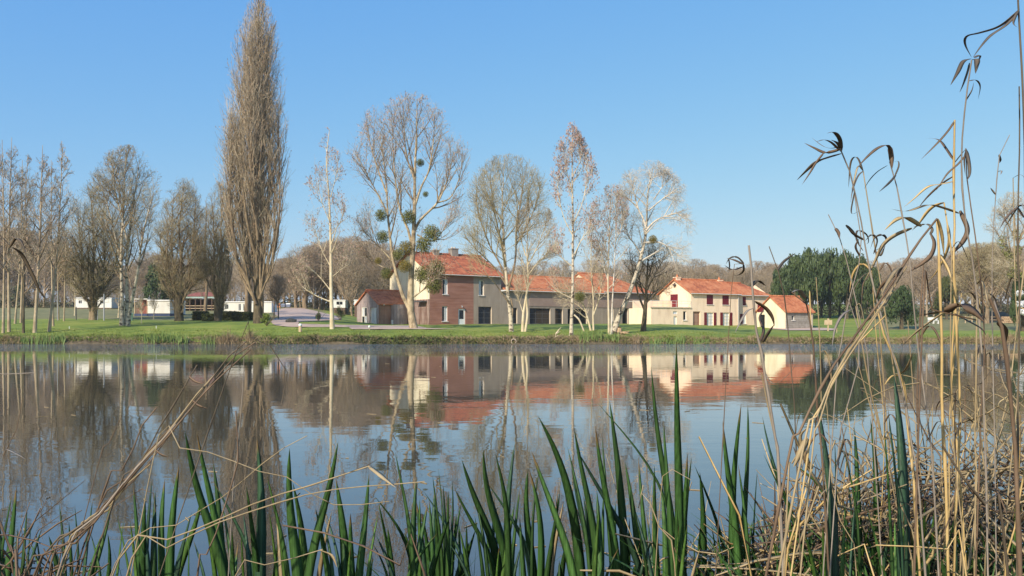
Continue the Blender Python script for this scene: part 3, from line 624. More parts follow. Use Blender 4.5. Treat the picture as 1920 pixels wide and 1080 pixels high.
box_home(277, 317, 562, 593.5, 120, 8, 6, 'white mobile home end wall on a dark blue skirting', skirt=.45)
box_home(420, 508, 565, 586, 138, 4, 3, 'cream mobile home with two white-framed windows behind the tall poplar', wins=((.30, .36, .15, .8), (.40, .46, .15, .8), (.02, .10, .3, .75)))
box_home(618, 647, 562, 577, 165, 4, 3, 'small white touring caravan with dark window, behind the pale slim trunk', wins=((.42, .85, .35, .8),), cat='caravan')
box_home(664, 674, 562, 572, 160, 4, 3, 'white caravan corner just visible beside the timber annexe', cat='caravan')
# timber deck next to the blue-skirted home
Y = 121; x0, x1 = X_at(252, Y), X_at(276.5, Y); zf = CZ + (HY - 592) / F * Y; zt = CZ + (HY - 560) / F * Y
r = empty('terrace_shelter', (x0, Y, zf), 0, 'red-brown timber terrace shelter attached to the blue-skirted mobile home', 'shelter')
mb = MB(); mb.box(0, x1 - x0, 0, 2.5, -.5, .3); mb.build('deck', M['blue'], r)
mb = MB(); mb.box(-.1, x1 - x0 + .02, -.1, 2.6, zt - zf - .1, zt - zf); mb.build('roof', M['offwhite'], r)
mb = MB(); mb.box(.02, x1 - x0 - .02, 2.3, 2.4, .3, zt - zf - .1); mb.build('back_wall', M['redwood'], r)
for k in range(3): mb = MB(); xx = (x1 - x0 - .1) * k / 2; mb.box(xx, xx + .09, 0, .09, .3, zt - zf - .1); mb.build('post', M['wood'], r)
for k in range(9): mb = MB(); xx = .12 + (x1 - x0 - .3) * k / 8; mb.box(xx, xx + .09, .1, .13, .3, 1.2); mb.build('baluster', M['redwood'], r)
# pavilion
Y = 150; x0, x1 = X_at(345, Y), X_at(408, Y); zf = CZ + (HY - 584) / F * Y; z1 = CZ + (HY - 559) / F * Y; z2 = CZ + (HY - 550) / F * Y; L = x1 - x0
r = empty('pavilion', (x0, Y, zf), 0, 'open timber pavilion with dull red roof and pale green fascia among the pollards', 'pavilion')
mb = MB(); mb.box(0, L, 0, 5, -1, .12); mb.build('deck', M['darkwood'], r)
mb = MB(); mb.box(.1, L - .1, 4.7, 4.85, .12, z1 - zf - .01); mb.box(.05, .1, .2, 4.85, .12, z1 - zf - .01); mb.build('back_wall', M['darkwood'], r)
mb = MB(); mb.box(-.2, L + .2, -.22, -.05, z1 - zf, z1 - zf + .28); mb.build('fascia', M['teal'], r)
mb = MB(); zz = z1 - zf + .29; zq = z2 - zf + .1
mb.prism([(-.3, -.3, zz), (L + .3, -.3, zz), (L + .3, 5.3, zz), (-.3, 5.3, zz)], [(1.5, 2.3, zq + .2), (L - 1.5, 2.3, zq + .2), (L - 1.5, 2.7, zq + .2), (1.5, 2.7, zq + .2)]); mb.build('roof', M['redwood'], r)
for k in range(7): mb = MB(); xx = (L - .12) * k / 6; mb.box(xx, xx + .12, 0, .12, .12, z1 - zf - .01); mb.build('post', M['darkwood'], r)
for k in range(2): mb = MB(); mb.box(.1, L - .1, .03, .09, .5 + .45 * k, .6 + .45 * k); mb.build('rail', M['wood'], r)
# waste containers and board by the road
def container(px0, px1, py0, py1, Y, label, m, lid):
    x0, x1 = X_at(px0, Y), X_at(px1, Y); z0 = CZ + (HY - py1) / F * Y; h = (py1 - py0) / F * Y; L = x1 - x0
    r = empty('waste_container', (x0, Y, z0), 0, label, 'waste container', 'waste containers at the top of the gravel road')
    mb = MB(); mb.prism([(.08, .08, .15), (L - .08, .08, .15), (L - .08, .9, .15), (.08, .9, .15)], [(0, 0, h - .2), (L, 0, h - .2), (L, 1, h - .2), (0, 1, h - .2)]); mb.build('body', M[m], r)
    mb = MB(); mb.prism([(-.03, -.04, h - .2), (L + .03, -.04, h - .2), (L + .03, 1.03, h - .2), (-.03, 1.03, h - .2)], [(.05, .1, h), (L - .05, .1, h), (L - .05, .9, h), (.05, .9, h)]); mb.build('lid', M[lid], r)
    for k in (.12, L - .12):
        w = MB(); w.tube([(k - .04, .2, .08), (k + .04, .2, .08)], .1, 10); w.build('wheel', M['darkmetal'], r)
container(526, 534, 569.5, 577, 168, 'blue-grey waste container with a matching lid near the road', 'binblue', 'binblue')
container(536, 544, 568.5, 577, 166, 'blue-grey waste container with a pale cream lid near the road', 'binblue', 'offwhite')
Y = 150; xx = X_at(520, Y); z0 = float(g(xx, Y))
r = empty('notice_board', (xx, Y, z0), 0, 'orange-brown board on two posts beside the gravel road', 'notice board')
zt = CZ + (HY - 568.5) / F * Y - z0; mb = MB(); mb.box(-.5, .5, 0, .06, zt - .75, zt); mb.build('board', M['orange'], r)
for s in (-.4, .4): mb = MB(); mb.box(s - .04, s + .04, .065, .14, -.2, zt - .03); mb.build('post', M['wood'], r)

# ---------------------------------------------------------------- tree machinery
class Env:
    def __init__(s, rows, Y, px=True, yr=.9):
        rows = sorted(rows, key=lambda r: -r[0]) if px else rows
        if px: s.z = np.array([CZ + (HY - r[0]) / F * Y for r in rows]); s.l = np.array([X_at(r[1], Y) for r in rows]); s.r = np.array([X_at(r[2], Y) for r in rows])
        else: s.z, s.l, s.r = (np.array(c, float) for c in zip(*rows))
        s.Y = Y; s.yr = yr
    def inside(s, P, f=1.0):
        z = P[..., 2]; l = np.interp(z, s.z, s.l); r = np.interp(z, s.z, s.r)
        c = (l + r) / 2; w = (r - l) / 2 * f + .01
        d = ((P[..., 0] - c) / w) ** 2 + ((P[..., 1] - s.Y) / (w * s.yr)) ** 2
        return (d < 1) & (z < s.z[-1])
def grow(rng, P, R, n, t0, t1, ang, sd, L, up, k, wob, env, rl, rmin, taper=.85, frac=.8, drop=.25):
    N, K, _ = P.shape
    t = t0 + (t1 - t0) * (np.arange(n)[None] + rng.random((N, n))) / n
    f = t * (K - 1); i = np.minimum(f.astype(int), K - 2); fr = (f - i)[..., None]; a = np.arange(N)[:, None]
    p = P[a, i] * (1 - fr) + P[a, i + 1] * fr; T = P[a, i + 1] - P[a, i]; T /= np.linalg.norm(T, axis=-1, keepdims=True) + 1e-9
    r = R[a, i] * (1 - fr[..., 0]) + R[a, i + 1] * fr[..., 0]
    q = rng.normal(size=T.shape); q -= (q * T).sum(-1, keepdims=True) * T; q /= np.linalg.norm(q, axis=-1, keepdims=True) + 1e-9
    an = np.radians(ang + sd * rng.normal(size=t.shape))[..., None]
    D = np.cos(an) * T + np.sin(an) * q
    Ln = (np.asarray(L(t) if callable(L) else L) * (.65 + .7 * rng.random(t.shape)))
    if not callable(L) and np.ndim(L) == 2: pass
    p = p.reshape(-1, 3); D = D.reshape(-1, 3); Ln = Ln.reshape(-1); r = r.reshape(-1)
    pts = [p]; st = (Ln / (k - 1))[:, None]
    for j in range(k - 1):
        D = D + np.array([0, 0, up]) + wob * rng.normal(size=D.shape); D /= np.linalg.norm(D, axis=1, keepdims=True) + 1e-9
        pts.append(pts[-1] + D * st)
    C = np.stack(pts, 1)
    if env is not None:
        ins = env.inside(C[:, 1:], (.70 + .46 * rng.random((len(C), 1)) ** .6)); ok = np.cumprod(ins, 1).sum(1) / (k - 1)
        keep = ok >= drop
        sc = np.minimum(1, ok + .5 / (k - 1) * rng.random(len(ok)))
        C = C[:, :1] + (C - C[:, :1]) * sc[:, None, None]
        C, r, Ln = C[keep], r[keep], Ln[keep] * sc[keep]
    rb = np.maximum(np.minimum(r * frac, Ln * rl), rmin)
    RR = np.maximum(rb[:, None] * (1 - taper * np.linspace(0, 1, k))[None], rmin * .6)
    return C, RR, Ln
def resample(pts, n):
    P = np.array(pts, float)
    if len(P) > 2:   # Catmull-Rom
        Q = np.vstack([2 * P[0] - P[1], P, 2 * P[-1] - P[-2]]); out = []
        for i in range(1, len(Q) - 2):
            for t in np.linspace(0, 1, 8, endpoint=False):
                a, b, c, d = Q[i - 1], Q[i], Q[i + 1], Q[i + 2]
                out.append(.5 * ((2 * b) + (c - a) * t + (2 * a - 5 * b + 4 * c - d) * t ** 2 + (3 * b - a - 3 * c + d) * t ** 3))
        out.append(P[-1]); P = np.array(out)
    s = np.r_[0, np.cumsum(np.linalg.norm(np.diff(P[:, :3], axis=0), axis=1))]
    u = np.linspace(0, s[-1], n)
    return np.stack([np.interp(u, s, P[:, j]) for j in range(P.shape[1])], 1)

TRI = [0]
def tree(name, label, px, Y, limbs, env, cat='tree', group=None, n1=10, n2=8, n3=7, n4=4, ang=(45, 40, 45, 45), l1=None, lf=(.5, .5, .5), up=(.08, .06, .05, .03), bark='bark_brown', limbm=None, twig='tw_brown', bud=None, nbud=3, budw=.045, seed=1, yr=.9, tw=.011, wob=.09, t0=.15, flare=1.0, mid=None, l1f=None):
    """limbs: [(list of (px, py[, dY]) , width at base px, width at tip px)]; env rows (py, left px, right px)"""
    rng = np.random.default_rng(seed); E = Env(env, Y, yr=yr)
    P0, R0 = [], []
    bare = np.array([len(l) > 3 for l in limbs]); limbs = [l[:3] for l in limbs]
    for pts, wa, wb in limbs:
        w3 = [(*W(q[0], q[1], Y + (q[2] if len(q) > 2 else 0)),) for q in pts]
        p = resample(w3, 14); P0.append(p); t = np.linspace(0, 1, 14); rr0 = (wa + (wb - wa) * t ** .8) / 2 / F * Y
        R0.append(rr0)
    P0 = np.array(P0); R0 = np.array(R0)
    base = P0[0, 0].copy(); gz = float(g(base[0], base[1])); base[2] = gz - .15
    P0[0, 0, 2] = min(P0[0, 0, 2], gz - .15)
    R0[0, 0] *= 1.15 * flare
    width = (E.r - E.l).max()
    L1 = l1 or width * .55
    C1, R1, n_1 = grow(rng, P0[~bare], R0[~bare], n1, t0, .97, ang[0], 9, l1f or (lambda t: L1 * (1.15 - .6 * t)), up[0], 7, wob * .6, E, .027, tw * 1.5)
    C2, R2, n_2 = grow(rng, C1, R1, n2, .15, .97, ang[1], 12, np.repeat((n_1 * lf[0])[:, None], n2, 1), up[1], 5, wob, E, .014, tw * 1.2)
    # leaders also carry finer shoots
    C2b, R2b, n_2b = grow(rng, P0[~bare], R0[~bare], n1, .45, 1.0, ang[1], 12, L1 * .45, up[1], 5, wob, E, .014, tw * 1.2)
    C2 = np.concatenate([C2, C2b]); R2 = np.concatenate([R2, R2b]); n_2 = np.concatenate([n_2, n_2b])
    C3, R3, n_3 = grow(rng, C2, R2, n3, .15, 1.0, ang[2], 14, np.repeat(np.maximum(n_2 * lf[1], .35)[:, None], n3, 1), up[2], 4, wob * 1.3, E, .01, tw)
    C4, R4, n_4 = grow(rng, C3, R3, n4, .2, 1.0, ang[3], 14, np.repeat(np.maximum(n_3 * lf[2], .25)[:, None], n4, 1), up[3], 3, wob * 1.5, E, .01, tw * .85)
    root = empty(name, tuple(base), 0, label, cat, group)
    def part(nm, groups, m, kind=None):
        V, Q = tubes(groups, rng); TRI[0] += 2 * len(Q)
        o = link(nm, np_mesh(nm, V - base, Q, m), None, root)
        if kind: o['kind'] = kind
        return o
    part('trunk', [(P0[:1], R0[:1], 10)], M[bark])
    for k in range(1, len(P0)): part('limb', [(P0[k:k + 1], R0[k:k + 1], 8)], M[limbm or bark])
    part('branches', [(C1, R1, 5), (C2, R2, 3)], M[mid or limbm or bark], 'stuff')
    part('crown', [(C3, R3, 2), (C4, R4, 2)], M[twig], 'stuff')
    if bud:
        src = np.concatenate([C3[:, [1, 2, 3]].reshape(-1, 3), C4[:, [1, 2]].reshape(-1, 3)]) if len(C4) else C3.reshape(-1, 3)
        nb = min(nbud, len(src)); idx = rng.choice(len(src), nb, replace=False); c = src[idx] + rng.normal(size=(nb, 3)) * .03
        d = rng.normal(size=(nb, 3)) * .35 + np.array([0, 0, -.2]); d[:, 2] += 1.0 * (rng.random(nb) > .3); d /= np.linalg.norm(d, axis=1, keepdims=True)
        h = budw * (2.0 + 1.2 * rng.random(nb))[:, None]
        P = np.stack([c - d * h, c, c + d * h], 1); Rb = np.tile(np.array([.12, 1, .12]), (nb, 1)) * (budw * (.7 + .6 * rng.random(nb)))[:, None]
        part('catkins', [(P, Rb, 2)], M[bud], 'stuff')
    return root

G1 = 'slender trees in the copse at the water edge'
# --- left copse
cop = [((6, 625), (4, 262), 5, 'two-tone slender tree closest to the edge of the view in the waterside copse'),
       ((17, 623), (22, 258), 6, 'slender pale tree second from the edge of the view in the copse'),
       ((28, 607), (42, 300), 4, 'thin tree behind the front row of the copse, third from the edge'),
       ((39, 606), (52, 290), 4, 'thin pale tree rooted beside the grey stump-like stem of the copse'),
       ((44, 625), (50, 400), 5, 'short dark-stemmed tree in the copse, far thinner crown than its neighbours'),
       ((65, 624), (80, 272), 7, 'tallest pale-barked tree of the copse with a low side branch at each side'),
       ((92, 622), (118, 270), 6, 'copse tree leaning away over the iris tufts'),
       ((100, 612), (96, 300), 4, 'thin upright stem directly behind the leaning copse tree'),
       ((110, 600), (112, 420), 3, 'young thin tree between the leaning copse tree and the big pollard'),
       ((120, 602), (124, 430), 3, 'young tree nearest the big forked pollard')]
for i, ((bx, by), (tx, ty), w, lb) in enumerate(cop):
    x, y, z = hit(bx, by); r_ = random.Random(i); mx = (bx + tx) / 2 + r_.uniform(-4, 4)
    hw = 44 if w > 4 else 34
    tree('slender_tree', lb, bx, y, [([(bx, by), (mx, (by + ty) / 2 + 20), (tx, ty)], w, .8)],
         [(by - 60, bx - 10, bx + 10), (by - 130, bx - hw, bx + hw), ((by + ty) / 2 - 20, mx - hw, mx + hw), (ty + 50, tx - 18, tx + 18), (ty - 5, tx - 3, tx + 3)],
         group=G1, n1=20, n2=6, n3=5, n4=3, ang=(40, 38, 40, 42), bark='bark_tan' if i != 4 else 'bark_dark', twig='tw_brown' if i % 2 else 'tw_pale', mid='bark_brown', bud='budf', nbud=260, budw=.035, seed=10 + i, l1=4.5, t0=.3, tw=.012)

# --- big trees of the left lawn
x, Y, z = hit(175, 600)
tree('pollard_tree', 'thick forked pollard with a pale sunlit bole and a rounded crown', 175, Y,
     [([(174, 600), (175, 575), (175, 556)], 15, 13), ([(173, 560), (166, 535), (158, 500), (150, 450), (146, 400)], 8, 1), ([(175, 560), (174, 520), (176, 460), (170, 360)], 8, 1), ([(178, 562), (190, 535), (196, 490), (192, 420)], 8, 1), ([(180, 560), (200, 530), (215, 500), (222, 450)], 6, 1), ([(172, 558), (150, 530), (132, 500), (122, 470)], 6, 1)],
     [(566, 150, 205), (540, 122, 232), (500, 110, 240), (440, 110, 240), (390, 128, 225), (350, 150, 200), (338, 165, 180)],
     group='trees on the lawn beyond the water', n1=19, n2=7, n3=6, n4=4, bark='bark_brown', limbm='bark_dark', twig='tw_olive', seed=31, l1=5.2, t0=.08, wob=.12)
x, Y, z = hit(236, 611)
tree('clump_tree', 'tall three-stemmed tree with white-flecked bark and a fan-shaped crown', 236, Y,
     [([(228, 611), (229, 560), (227, 480), (232, 380), (236, 280)], 8, 1), ([(236, 611, .5), (238, 560, .5), (238, 480, .5), (250, 380, 1), (262, 300, 1)], 8, 1), ([(240, 611, -.4), (246, 570, -.5), (258, 510, -1), (268, 440, -1), (285, 370, -1)], 8, 1),
      ([(228, 500), (215, 440), (200, 380), (185, 330)], 5, 1), ([(238, 450), (226, 400), (214, 350), (212, 300)], 4, 1)],
     [(560, 220, 250), (520, 190, 280), (450, 172, 302), (380, 168, 308), (320, 180, 300), (285, 205, 270), (272, 225, 250)],
     group='trees on the lawn beyond the water', n1=15, n2=7, n3=6, n4=4, ang=(38, 38, 42, 45), bark='bark_birch', mid='bark_brown', twig='tw_olive', bud='budf', nbud=900, budw=.03, seed=32, t0=.25)
x, Y, z = hit(337, 602)
tree('pollard_tree', 'stout mossy pollard whose shoots fan out low above its knobbly head', 337, Y,
     [([(336, 602), (335, 575), (338, 548)], 16, 17), ([(334, 552), (318, 520), (305, 490), (300, 440)], 6, 1), ([(338, 550), (340, 500), (336, 430), (345, 345)], 6, 1), ([(341, 552), (356, 510), (362, 450), (368, 370)], 6, 1), ([(343, 554), (366, 530), (380, 500)], 5, 1), ([(333, 552), (325, 500), (322, 430), (325, 370)], 5, 1)],
     [(566, 312, 362), (540, 292, 386), (500, 282, 398), (430, 286, 394), (370, 308, 376), (330, 330, 360)],
     group='trees on the lawn beyond the water', n1=19, n2=7, n3=6, n4=4, bark='bark_dark', limbm='bark_brown', twig='tw_olive', seed=33, l1=5.2, t0=.08, wob=.12)
x, Y, z = hit(384, 592)
tree('thin_tree', 'slim dark tree standing between the two stout pollards', 384, Y,
     [([(384, 592), (386, 560), (388, 530), (384, 470), (388, 390)], 7, 1), ([(387, 540), (376, 500), (366, 450)], 3, .6), ([(388, 530), (400, 490), (410, 440)], 3, .6)],
     [(550, 375, 398), (510, 358, 414), (450, 356, 416), (400, 368, 408), (380, 384, 394)],
     group='trees on the lawn beyond the water', n1=18, n2=6, n3=5, n4=3, bark='bark_brown', twig='tw_brown', seed=34)
x, Y, z = hit(411, 602)
tree('pollard_tree', 'gnarled dark pollard growing out of the clipped hedge', 411, Y,
     [([(408, 602), (410, 575), (412, 552)], 14, 19), ([(406, 556), (400, 520), (402, 460), (398, 380)], 6, 1), ([(412, 555), (418, 500), (414, 430), (420, 350)], 6, 1), ([(418, 556), (430, 520), (428, 470), (436, 400)], 6, 1), ([(404, 556), (390, 530), (380, 480)], 4, 1)],
     [(560, 395, 428), (530, 382, 440), (480, 376, 446), (420, 378, 444), (370, 388, 438), (340, 405, 428)],
     group='trees on the lawn beyond the water', n1=17, n2=7, n3=6, n4=4, ang=(32, 38, 42, 45), bark='bark_dark', limbm='bark_brown', twig='tw_olive', seed=35, l1=5.2, t0=.08, wob=.12)
# --- Lombardy poplars
x, Y, z = hit(485, 606)
tree('lombardy_poplar', 'very tall narrow poplar that overtops every other tree by the water', 485, Y,
     [([(484, 606), (483, 560), (483, 480), (480, 380), (484, 250), (484, 120), (484, 2)], 17, 1), ([(490, 606, .3), (491, 560), (490, 500), (502, 420), (506, 300), (504, 180), (500, 70)], 9, .8), ([(482, 540), (466, 480), (452, 400), (450, 300), (452, 190), (462, 90)], 7, .8),
      ([(486, 560, -.5), (508, 500, -1), (522, 430, -1), (524, 330, -1), (520, 230, -.5)], 6, .8), ([(480, 570, -.5), (462, 520, -1), (440, 470, -1.5), (432, 380, -1.5), (434, 270, -1)], 6, .8), ([(484, 450, -1), (475, 360, -2), (470, 260, -2), (474, 130, -1)], 6, .8), ([(486, 420, 1), (494, 320, 2), (497, 220, 1.5), (495, 110, 1)], 6, .8)],
     [(594, 464, 504), (570, 444, 520), (540, 430, 532), (500, 424, 538), (450, 418, 540), (400, 413, 541), (330, 410, 541), (250, 409, 540), (190, 416, 537), (130, 426, 534), (70, 440, 526), (30, 452, 514), (-14, 474, 494)],
     cat='poplar', n1=30, n2=8, n3=6, n4=2, ang=(17, 20, 24, 28), l1=7.0, l1f=lambda t: 8.5 * (1.0 - .45 * t), lf=(.42, .5, .5), up=(.16, .14, .12, .08), bark='bark_dark', limbm='bark_brown', twig='tw_pop', bud='budf', nbud=5500, budw=.035, seed=41, yr=.85, tw=.014, t0=.03, wob=.07)
x, Y, z = hit(462, 592)
tree('lombardy_poplar', 'shorter poplar standing close behind the very tall narrow one', 462, Y,
     [([(462, 592), (463, 560), (462, 480), (458, 400), (454, 300)], 9, 1), ([(468, 592, .4), (470, 540, .4), (474, 450, .5), (476, 340, .5)], 7, 1)],
     [(570, 452, 478), (530, 436, 494), (470, 424, 500), (400, 420, 500), (330, 430, 490), (290, 446, 470)],
     cat='poplar', n1=26, n2=7, n3=6, n4=3, ang=(22, 24, 28, 30), l1=6, up=(.14, .12, .1, .06), bark='bark_brown', twig='tw_pop', seed=42, t0=.1)
# --- pale slim tree
x, Y, z = hit(623, 617)
low = [([(620, 566), (590, 553), (565, 535), (552, 510)], 2.6, .6), ([(620, 545), (600, 520), (578, 500), (556, 488)], 2.2, .6), ([(620, 500), (604, 470), (590, 430)], 2.2, .6), ([(621, 440), (636, 420), (648, 390)], 1.8, .5), ([(620, 420), (604, 380), (594, 340)], 1.8, .5), ([(620, 370), (630, 330), (634, 300)], 1.8, .5), ([(622, 520), (640, 505), (655, 495)], 1.6, .5)]
tree('slim_poplar', 'slim cream-barked poplar standing alone on the lawn with long drooping low branches', 623, Y,
     [([(623, 617), (621, 540), (620, 450), (617, 370), (612, 300), (618, 242)], 8.5, 1)] + low,
     [(570, 545, 628), (520, 546, 650), (470, 556, 662), (400, 560, 656), (340, 572, 650), (290, 590, 640), (238, 608, 626)],
     cat='poplar', n1=6, n2=5, n3=5, n4=2, ang=(38, 38, 42, 45), bark='bark_pale', twig='tw_pale', bud='bud', nbud=1500, budw=.038, seed=43, t0=.3, l1=3.0, tw=.009)
# --- big poplar with mistletoe
x, YM, z = hit(775, 616)
tree('mistletoe_poplar', 'big spreading poplar by the boarded house, laden with round green mistletoe', 775, YM,
     [([(776, 616), (773, 595), (769, 572), (771, 520), (774, 470), (777, 400), (778, 320), (781, 250), (782, 185)], 15, 1.2),
      ([(768, 580), (754, 552), (745, 520), (737, 490), (732, 450), (727, 400), (724, 340), (712, 250)], 8, 1), ([(736, 490), (716, 468), (698, 450), (680, 430)], 3, .8), ([(733, 505, .5), (712, 498, .7), (690, 482, 1), (672, 478, 1)], 3, .6),
      ([(773, 465), (765, 430), (752, 400), (744, 360), (738, 300), (736, 240)], 6, 1), ([(776, 435), (786, 415), (800, 400), (820, 380), (838, 340), (850, 290)], 6, 1), ([(777, 390), (790, 350), (804, 320), (812, 270), (815, 215)], 5, 1),
      ([(727, 400), (706, 360), (684, 320), (668, 290)], 4, .8), ([(724, 360), (706, 310), (692, 260), (686, 225)], 3.5, .8), ([(770, 560), (785, 550), (803, 534), (812, 520)], 4, 1), ([(778, 340), (762, 290), (757, 230), (756, 200)], 4, .8), ([(820, 380), (845, 370), (862, 330), (868, 290)], 3, .7), ([(782, 440), (812, 452), (840, 420), (858, 400)], 3, .7)],
     [(560, 700, 830), (520, 680, 850), (470, 655, 862), (420, 645, 875), (350, 645, 880), (290, 648, 878), (240, 664, 860), (205, 700, 835), (176, 745, 800)],
     cat='poplar', n1=11, n2=7, n3=6, n4=1, ang=(34, 34, 38, 42), lf=(.5, .5, .5), up=(.12, .1, .08, .03), bark='bark_mottle', mid='bark_brown', twig='tw_pale', bud='bud', nbud=2800, budw=.038, seed=44, t0=.3, l1=4.2, tw=.009)
# --- two yellowish trees before the wing
x, Y, z = hit(958, 622)
tree('spreading_tree', 'wide fan-crowned tree with dark-patched trunk in front of the long wing', 958, Y,
     [([(959, 623), (957, 590), (953, 555), (951, 540), (948, 500), (944, 440), (942, 380), (946, 300)], 9, .9),
      ([(952, 545), (966, 490), (968, 440), (974, 390), (985, 320)], 5, .8), ([(951, 540), (940, 500), (918, 460), (900, 410), (890, 360)], 4.5, .8), ([(950, 535), (926, 500), (900, 475), (872, 445)], 4, .7), ([(948, 480), (932, 420), (922, 360), (918, 310)], 3.5, .7), ([(967, 460), (990, 420), (1006, 380), (1014, 340)], 3.5, .7), ([(955, 570, -.5), (940, 548, -1), (915, 518, -1.5), (880, 512, -2), (845, 480, -2)], 2.6, .6), ([(958, 610), (961, 580), (958, 560)], 5, 3, 1)],
     [(550, 930, 975), (520, 880, 1000), (470, 862, 1030), (420, 862, 1036), (370, 872, 1034), (325, 890, 1020), (290, 925, 990)],
     cat='tree', group='bare trees along the far water edge', n1=13, n2=8, n3=6, n4=2, ang=(36, 38, 42, 45), bark='bark_birch', limbm='bark_brown', mid='tw_olive', twig='tw_olive', seed=45, t0=.3, l1=4.6, tw=.010)
x, Y, z = hit(982, 622)
tree('twin_tree', 'smaller tree with two pale stems forking from one root, before the long wing', 982, Y,
     [([(980, 623), (981, 590), (986, 560), (990, 520), (988, 470), (990, 420), (994, 385)], 6, .8), ([(985, 622), (989, 590), (987, 555), (993, 530)], 5, 3, 1), ([(988, 500), (1004, 470), (1020, 430), (1028, 400)], 3, .6), ([(988, 520), (1010, 490), (1035, 470)], 2.6, .6), ([(986, 480), (974, 440), (968, 410)], 2.4, .6), ([(980, 585), (972, 560), (968, 548)], 2, .6)],
     [(560, 965, 1010), (530, 955, 1040), (480, 952, 1056), (430, 958, 1050), (400, 966, 1040), (378, 985, 1015)],
     cat='tree', group='bare trees along the far water edge', n1=13, n2=7, n3=5, n4=2, ang=(38, 38, 42, 45), bark='bark_pale', limbm='bark_pale', mid='tw_pale', twig='tw_pale', seed=46, t0=.3, l1=3.2, tw=.010)
# --- reddish poplar
x, Y, z = hit(1072, 631)
tree('catkin_poplar', 'straight poplar with a pointed crown speckled by red-brown catkins', 1072, Y,
     [([(1071, 631), (1072, 590), (1074, 540), (1074, 470), (1074, 400), (1073, 320), (1073, 228)], 7.5, .9), ([(1076, 480), (1090, 450), (1104, 430), (1112, 400)], 2.4, .6), ([(1073, 440), (1058, 410), (1048, 370), (1044, 330)], 2.2, .6), ([(1075, 420), (1092, 380), (1100, 340), (1103, 300)], 2.2, .6), ([(1073, 500), (1050, 480), (1036, 460)], 2, .6), ([(1074, 360), (1062, 320), (1056, 280)], 2, .5), ([(1073, 560), (1045, 545), (1020, 520)], 2, .5), ([(1074, 330), (1088, 300), (1090, 262)], 1.8, .5), ([(1076, 590), (1086, 600), (1095, 621)], 3.5, 3.0, 1)],
     [(560, 1030, 1110), (500, 1034, 1140), (430, 1033, 1142), (380, 1033, 1138), (330, 1034, 1128), (290, 1036, 1112), (262, 1048, 1098), (240, 1062, 1084), (222, 1071, 1075)],
     cat='poplar', group='bare trees along the far water edge', n1=10, n2=6, n3=6, n4=1, ang=(34, 36, 40, 42), up=(.14, .1, .08, .03), bark='bark_birch', limbm='bark_pale', twig='tw_pale', bud='bud', nbud=2800, budw=.040, seed=47, t0=.3, l1=2.6, tw=.008)
# --- small leaning stems
x, Y, z = hit(1110, 620)
tree('bush_tree', 'low leaning tree with several crooked stems between the catkin poplar and the white-limbed tree', 1112, Y,
     [([(1108, 620), (1100, 590), (1092, 568), (1076, 550), (1060, 535)], 4.5, .8), ([(1113, 620), (1112, 590), (1113, 570), (1111, 540), (1108, 480), (1112, 420)], 4, .8), ([(1113, 590), (1120, 570), (1126, 545), (1130, 500)], 3, .7), ([(1098, 585), (1080, 570), (1062, 562), (1048, 556)], 2, .6)],
     [(600, 1085, 1130), (570, 1040, 1140), (520, 1035, 1150), (470, 1070, 1150), (420, 1085, 1140), (395, 1100, 1125)],
     cat='tree', group='bare trees along the far water edge', n1=12, n2=7, n3=5, n4=1, bark='bark_pale', twig='tw_pale', mid='tw_pale', seed=48, t0=.2, l1=2.8, tw=.009)
x, Y, z = hit(1146, 629)
tree('clump_tree', 'pair of straight thin stems, one chalk white, rising beside the cut stump', 1146, Y,
     [([(1142, 629), (1141, 580), (1140, 520), (1142, 450), (1146, 355)], 4.5, .7), ([(1146, 629), (1148, 570), (1152, 500), (1155, 430), (1158, 360)], 3.8, .6), ([(1141, 530), (1128, 490), (1112, 450)], 2, .5), ([(1155, 450), (1168, 420), (1175, 385)], 2, .5)],
     [(560, 1125, 1165), (500, 1105, 1180), (430, 1100, 1185), (380, 1115, 1178), (345, 1138, 1165)],
     cat='tree', group='bare trees along the far water edge', n1=13, n2=7, n3=5, n4=1, ang=(36, 38, 42, 45), bark='bark_pale', limbm='bark_white', mid='tw_pale', twig='tw_pale', bud='bud', nbud=1200, budw=.036, seed=49, t0=.3, l1=2.8, tw=.009)
x, Y, z = hit(1151, 626)
tree('white_limbed_tree', 'leaning trunk that carries a broad crown of chalky white limbs', 1151, Y,
     [([(1150, 626), (1158, 600), (1170, 572), (1181, 547), (1193, 512), (1203, 478), (1211, 440), (1213, 400), (1216, 350), (1226, 310)], 12, 1),
      ([(1212, 428), (1204, 405), (1197, 392), (1185, 347), (1180, 324)], 4.5, .8), ([(1204, 478), (1190, 458), (1178, 441), (1166, 416)], 4, .8), ([(1211, 432), (1229, 414), (1250, 405), (1267, 400), (1290, 408)], 5, .8), ([(1209, 455), (1235, 454), (1260, 468), (1285, 492)], 4, .7), ([(1216, 395), (1240, 375), (1273, 352)], 3.5, .7), ([(1197, 392), (1178, 372), (1162, 362)], 3, .6), ([(1216, 350), (1228, 330), (1244, 318)], 2.5, .6), ([(1225, 375), (1250, 340), (1266, 330)], 2.5, .6)],
     [(560, 1160, 1230), (520, 1150, 1280), (480, 1145, 1300), (430, 1146, 1302), (390, 1150, 1298), (350, 1158, 1282), (320, 1172, 1260), (300, 1208, 1236)],
     cat='tree', group='bare trees along the far water edge', n1=12, n2=7, n3=6, n4=1, ang=(46, 44, 46, 46), up=(.0, -.01, -.02, -.04), bark='bark_birch', limbm='bark_white', mid='tw_white', twig='tw_white', seed=50, t0=.4, l1=3.4, tw=.009)
x, Y, z = hit(1207, 621)
